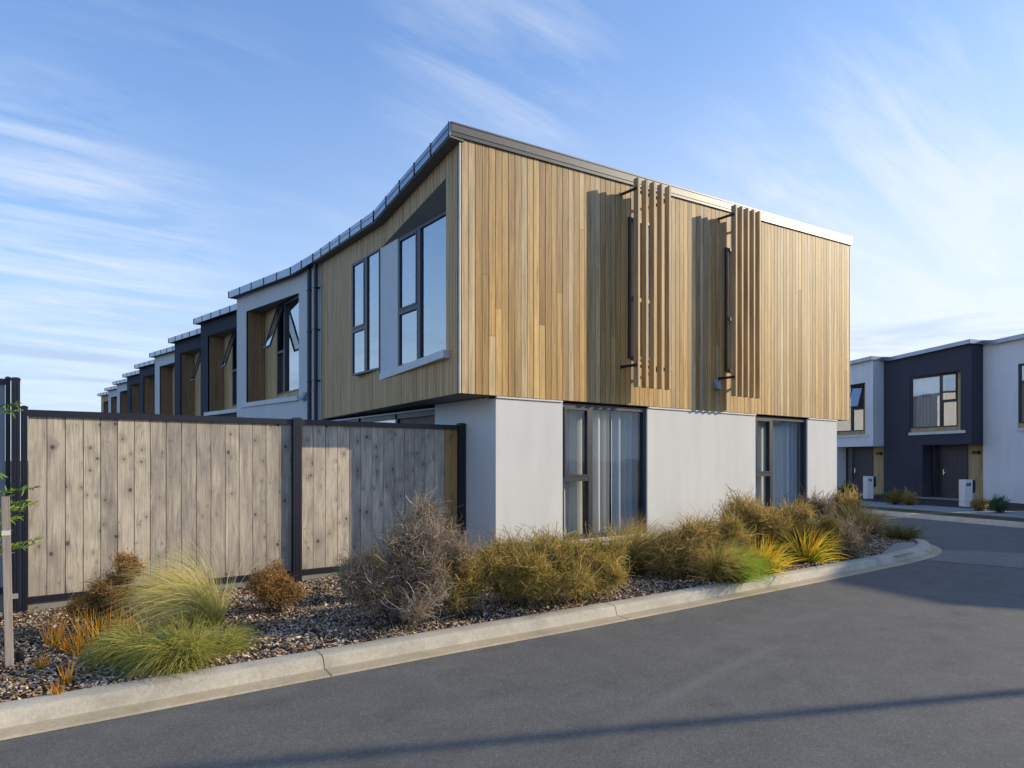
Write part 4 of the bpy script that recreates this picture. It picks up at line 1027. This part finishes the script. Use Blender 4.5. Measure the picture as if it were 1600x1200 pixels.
plant('garden_shrub', 'tall golden shrub before the farther lower window', 'shrub', at(1190, 868), P_, BL['brown'], 'golden shrubs along the end wall', s_, ST)
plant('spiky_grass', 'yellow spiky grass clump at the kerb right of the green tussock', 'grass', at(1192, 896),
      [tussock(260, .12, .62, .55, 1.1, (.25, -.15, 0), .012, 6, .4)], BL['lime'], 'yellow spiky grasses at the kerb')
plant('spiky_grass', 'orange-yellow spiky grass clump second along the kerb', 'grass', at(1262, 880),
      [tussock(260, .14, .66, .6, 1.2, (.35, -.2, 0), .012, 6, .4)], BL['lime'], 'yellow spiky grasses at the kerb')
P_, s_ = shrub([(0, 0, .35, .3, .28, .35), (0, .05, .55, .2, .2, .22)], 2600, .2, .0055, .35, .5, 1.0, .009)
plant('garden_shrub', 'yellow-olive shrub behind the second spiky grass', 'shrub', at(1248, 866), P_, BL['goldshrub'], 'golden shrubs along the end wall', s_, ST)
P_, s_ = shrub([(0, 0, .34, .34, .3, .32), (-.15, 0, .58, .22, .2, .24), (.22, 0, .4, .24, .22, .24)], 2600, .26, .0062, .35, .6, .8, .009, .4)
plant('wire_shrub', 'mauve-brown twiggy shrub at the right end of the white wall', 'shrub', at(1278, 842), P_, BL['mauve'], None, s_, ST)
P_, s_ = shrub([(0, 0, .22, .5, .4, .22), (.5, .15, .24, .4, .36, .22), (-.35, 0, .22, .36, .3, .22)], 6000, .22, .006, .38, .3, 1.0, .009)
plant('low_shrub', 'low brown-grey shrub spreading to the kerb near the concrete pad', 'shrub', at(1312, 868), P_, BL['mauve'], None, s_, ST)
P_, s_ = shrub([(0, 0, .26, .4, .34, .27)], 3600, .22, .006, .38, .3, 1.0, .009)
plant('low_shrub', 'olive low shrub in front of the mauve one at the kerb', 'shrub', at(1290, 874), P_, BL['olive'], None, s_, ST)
P_, s_ = shrub([(0, 0, .35, .45, .45, .35), (.2, .2, .5, .3, .3, .3)], 3200, .26, .008, .35, .4, 1.0, .011)
plant('low_shrub', 'brown shrub just round the white corner by the side street', 'shrub', at(1322, 828), P_, BL['brown'], None, s_, ST)
plant('spiky_grass', 'yellow-green spiky grass by the side street kerb', 'grass', at(1348, 834),
      [tussock(420, .22, .72, .6, 1.0, (.2, 0, 0), .013, 6, .4)], BL['gold'])
plant('tussock_grass', 'low olive tussock on its own beside the concrete pad', 'grass', at(1408, 842),
      [tussock(420, .2, .42, .8, 1.3, (0, 0, 0), .011, 5)], BL['olive'])
# --- across the side street
def bush(px, py, rx, rz_, n, m, label, cat='shrub'):
    x, y = gp(px, py, .11); P2, s2 = shrub([(0, 0, rz_, rx, rx*.8, rz_), (rx*.5, .1, rz_*.8, rx*.7, rx*.6, rz_*.8)], n, .2, .012, .3, .3, 1.5, .018)
    plant('street_shrub', label, cat, (x, y, .1), P2, m, 'shrubs in front of the houses across the street', s2, ST)
bush(1322, 783, .34, .28, 1500, BL['bush'], 'blue-green round bush beside the pale house door')
bush(1398, 788, .34, .22, 1300, BL['olive'], 'olive clump before the charcoal wall, left of a rusty one')
bush(1421, 789, .26, .2, 1000, BL['brown'], 'rusty clump before the charcoal wall')
bush(1531, 798, .22, .14, 700, BL['brown'], 'small brown clump at the foot of the letterbox 68')
bush(1563, 801, .26, .2, 900, BL['bush'], 'dark green clump before the pale wall at the right edge')

# ------------------------------------------------------------------ young tree and its stake at the left edge
tx, ty = gp(-92, 1046, .1)
tree = empty('young_tree', (tx, ty, .08)); tag(tree, 'young bright green tree reaching in at the left edge', 'tree')
mb = MB(); mb.tube([(0, 0, 0), (.01, .01, .7), (-.01, .0, 1.4), (.01, 0, 1.85), (.0, .01, 2.25)], [.022, .019, .015, .011, .005], 9)
for k in range(16):
    a = k*2.4; z0 = .70+k*.085; l = .42-.012*k
    mb.tube([(0, 0, z0), (math.cos(a)*l*.5, math.sin(a)*l*.5, z0+.10), (math.cos(a)*l, math.sin(a)*l, z0+.12)], [.008, .005, .002], 5)
tr = mb.build('trunk', M['stake'], tree)
pts = []; dirs = []
for k in range(110):
    a = random.uniform(0, 6.283); z0 = random.uniform(.70, 1.95); l = random.uniform(.12, .40)*(1.25-.28*(z0-.75))
    pts.append((math.cos(a)*l, math.sin(a)*l, z0+.1)); dirs.append((math.cos(a), math.sin(a), .15))
lp = np.array(pts); ld = np.array(dirs); n = 30
cen = np.repeat(lp, n, 0)+np.repeat(ld, n, 0)*np.tile(np.linspace(-.16, .12, n), len(lp))[:, None]
dl = np.repeat(ld, n, 0)*.7+rng.normal(0, .6, (len(cen), 3)); dl[:, 2] += .25
o_, h_ = ribbons(cen, dl, np.full(len(cen), .045)*rng.uniform(.6, 1.3, len(cen)), 3, rng.normal(0, .2, (len(cen), 3))+np.array([0, 0, -.3]), np.full(len(cen), .013), .8)
v_, f_, hh_ = pack([(o_, .4+.6*h_, 3)]); raw_mesh('crown', v_, f_, BL['leafg'], hh_, tree)
sx, sy = gp(15, 1040, .1)
stake = empty('tree_stake', (sx, sy, .05)); tag(stake, 'square grey timber stake leaning beside the young tree', 'stake')
tl = Vector(inv((8-800)/F*4.84, 4.84))-Vector((sx, sy))
lean = Vector((-.025, .012))
mb = MB(); w = .026
b0 = [(-w, -w, 0), (w, -w, 0), (w, w, 0), (-w, w, 0)]
mb.prism(b0, [(x+lean.x, y+lean.y, 1.28) for x, y, z in b0]); mb.build('post', M['stake'], stake, bevel=.003)
mb = MB(); kx, ky = lean.x*.8, lean.y*.8
for (a, b) in ((-w-.004, -w-.001), (w+.001, w+.004)): mb.box(kx+a, kx+b, ky-w-.004, ky+w+.004, 1.0, 1.035)
mb.box(kx-w-.004, kx+w+.004, ky-w-.004, ky-w-.001, 1.0, 1.035)
mb.prism([(kx-w, ky, 1.0), (tx-sx, ty-sy, 1.02), (tx-sx, ty-sy, 1.05), (kx-w, ky, 1.035)], [(kx-w, ky+.003, 1.0), (tx-sx, ty-sy+.003, 1.02), (tx-sx, ty-sy+.003, 1.05), (kx-w, ky+.003, 1.035)])
mb.build('strap', M['strap'], stake)
x0, y0 = gp(31, 1033, .1); mb = MB()
mb.tube([(0, 0, 0), (0, 0, .075)], .028, 14); mb.tube([(0, 0, .075), (0, 0, .10)], .031, 14); o = mb.build('irrigation_pipe', M['black']); o.location = (x0, y0, .07)
tag(o, 'short black plastic pipe stub poking out of the bark by the stake', 'pipe')

# ------------------------------------------------------------------ street lamp off to the right; its shadow crosses the road
lx, ly = -.9+13*.911, -4.95-13*.413
lamp = empty('street_lamp', (lx, ly, 0)); tag(lamp, 'grey street lamp on the far pavement right of the view', 'street lamp')
mb = MB(); mb.tube([(0, 0, 0), (0, 0, 1.0), (0, 0, 6.8)], [.075, .07, .05], 14); mb.tube([(0, 0, 0), (0, 0, .03)], .15, 14); mb.build('pole', M['lamp_grey'], lamp)
mb = MB(); mb.tube([(0, 0, 6.7), (-.05, .3, 6.95), (-.1, .9, 7.05)], .035, 10); mb.build('arm', M['lamp_grey'], lamp)
mb = MB(); mb.box(-.22, .02, .85, 1.4, 7.0, 7.09); hd = mb.build('lamp_head', M['lamp_grey'], lamp, bevel=.02)
mb = MB(); mb.box(-.18, -.02, .95, 1.35, 6.985, 7.0); mb.build('lens', M['lens'], hd)

# ------------------------------------------------------------------ light
w = bpy.data.worlds.new('World'); S.world = w; w.use_nodes = True; nt = w.node_tree; nt.nodes.clear()
class WT(NT):
    def __init__(s, t): s.t = t
T = WT(nt)
SKYTINT = (.62, .76, 1.07)
sky = T.n('ShaderNodeTexSky', sky_type='NISHITA', sun_disc=False); sky.sun_elevation = ELEV; sky.sun_rotation = math.atan2(SUN.x, SUN.y)
sky.air_density = 1.0; sky.dust_density = .6; sky.ozone_density = 2.5; sky.altitude = 50
dirv = T.n('ShaderNodeTexCoord').outputs['Generated']; dx_, dy_, dz_ = T.sep(dirv)
zc = T.math('ADD', T.math('MAXIMUM', dz_, 0.0), .16)
pl = T.comb(T.math('DIVIDE', dx_, zc), T.math('DIVIDE', dy_, zc), 0.0)
mp = T.n('ShaderNodeMapping'); T.l(pl, mp.inputs[0]); mp.inputs['Rotation'].default_value = (0, 0, R(20)); mp.inputs['Scale'].default_value = (.42, 1.9, 1); mp.inputs['Location'].default_value = (3.1, 1.7, 0)
wisp = T.noise(mp.outputs[0], 2.1, 10, .62, .3)
mask = T.noise(T.vm('ADD', pl, (4.3, 2.2, 0.0)), .75, 3, .5)
hz = T.ramp(dz_, [(0.0, 1.0), (.08, .75), (.18, .36), (.34, .08), (.6, .0)])
def toward(v, lo):                         # 1 in the middle of a bank of cloud in direction v, 0 outside it
    d = T.math('ADD', T.math('ADD', T.math('MULTIPLY', dx_, v[0]), T.math('MULTIPLY', dy_, v[1])), T.math('MULTIPLY', dz_, v[2]))
    return T.ramp(d, [(lo, 0), (1.0, 1)], 'EASE')
bank = T.math('ADD', toward((.90, .37, .22), .925), T.math('MULTIPLY', toward((.04, .97, .235), .965), .9))
bank = T.math('ADD', bank, T.math('MULTIPLY', toward((.50, .69, .52), .978), .55))
mp2 = T.n('ShaderNodeMapping'); T.l(pl, mp2.inputs[0]); mp2.inputs['Rotation'].default_value = (0, 0, R(-38)); mp2.inputs['Scale'].default_value = (.7, 3.2, 1)
wisp2 = T.noise(mp2.outputs[0], 2.6, 10, .64, .6)
cl = T.math('MULTIPLY', T.ramp(wisp, [(.48, 0), (.78, 1)]), T.ramp(mask, [(.44, .05), (.66, .6)]))
cl = T.math('MAXIMUM', cl, T.math('MULTIPLY', T.ramp(T.math('MULTIPLY_ADD', wisp, .5, T.math('MULTIPLY', wisp2, .5)), [(.43, 0), (.62, 1)]), T.math('MINIMUM', bank, 1.0)))
glow = T.math('MAXIMUM', T.math('ADD', T.math('MULTIPLY', dx_, .905), T.math('MULTIPLY', dy_, .425)), 0.0)
glow = T.math('MULTIPLY', T.math('POWER', glow, 3.0), T.ramp(dz_, [(0, 1), (.2, .9), (.5, .15), (.8, 0)]))
raw = T.mix(1.0, sky.outputs[0], SKYTINT, 'MULTIPLY')
def soft(x): return T.math('DIVIDE', x, T.math('MULTIPLY_ADD', x, .13, 1.0))   # the bright quarter near the sun stays blue
r_, g_, b_ = T.sep(raw); blue = T.comb(soft(r_), soft(g_), soft(b_))
band = T.noise(T.comb(T.math('MULTIPLY', dx_, 3.0), T.math('MULTIPLY', dy_, 3.0), T.math('MULTIPLY', dz_, 34.0)), 1.3, 5, .55, .3)
lowc = T.math('MULTIPLY', T.ramp(dz_, [(.02, 0), (.06, .8), (.13, 1), (.22, 0)]), T.ramp(band, [(.46, 0), (.62, 1)]))
col = T.mix(T.math('MULTIPLY', hz, .80), blue, (1.75, 2.1, 2.65))
col = T.mix(T.math('MULTIPLY', cl, .60), col, (2.45, 2.6, 2.85))
col = T.mix(T.math('MULTIPLY', glow, .75), col, (2.5, 2.62, 2.8))
col = T.mix(T.math('MULTIPLY', lowc, .8), col, (1.35, 1.75, 2.4))
bg = T.n('ShaderNodeBackground'); T.l(col, bg.inputs[0]); bg.inputs[1].default_value = .15
wo = T.n('ShaderNodeOutputWorld'); T.l(bg.outputs[0], wo.inputs[0])
sd_ = bpy.data.lights.new('sun', 'SUN'); sd_.energy = 2.2; sd_.angle = R(.55); sd_.color = (1, .855, .60)
so_ = bpy.data.objects.new('sun', sd_); C.objects.link(so_); so_.rotation_euler = SUN.to_track_quat('Z', 'Y').to_euler(); so_.location = (20, -10, 30)

# ------------------------------------------------------------------ camera
cd = bpy.data.cameras.new('camera'); cam = bpy.data.objects.new('camera', cd); C.objects.link(cam); S.camera = cam
cd.sensor_width = 36; cd.lens = F/1600*36; cd.shift_y = 118/1600; cd.clip_end = 3000; cd.clip_start = .05
cam.location = (CAM[0], CAM[1], H); fx, fy = U[1], V[1]
cam.rotation_euler = (R(90), 0, math.atan2(-fx, fy))
S.view_settings.view_transform = 'Standard'; S.view_settings.look = 'None'; S.view_settings.exposure = 1.32; S.view_settings.gamma = 1
S.cycles.max_bounces = 8; S.cycles.transparent_max_bounces = 16; S.cycles.diffuse_bounces = 4
S.cycles.use_denoising = True
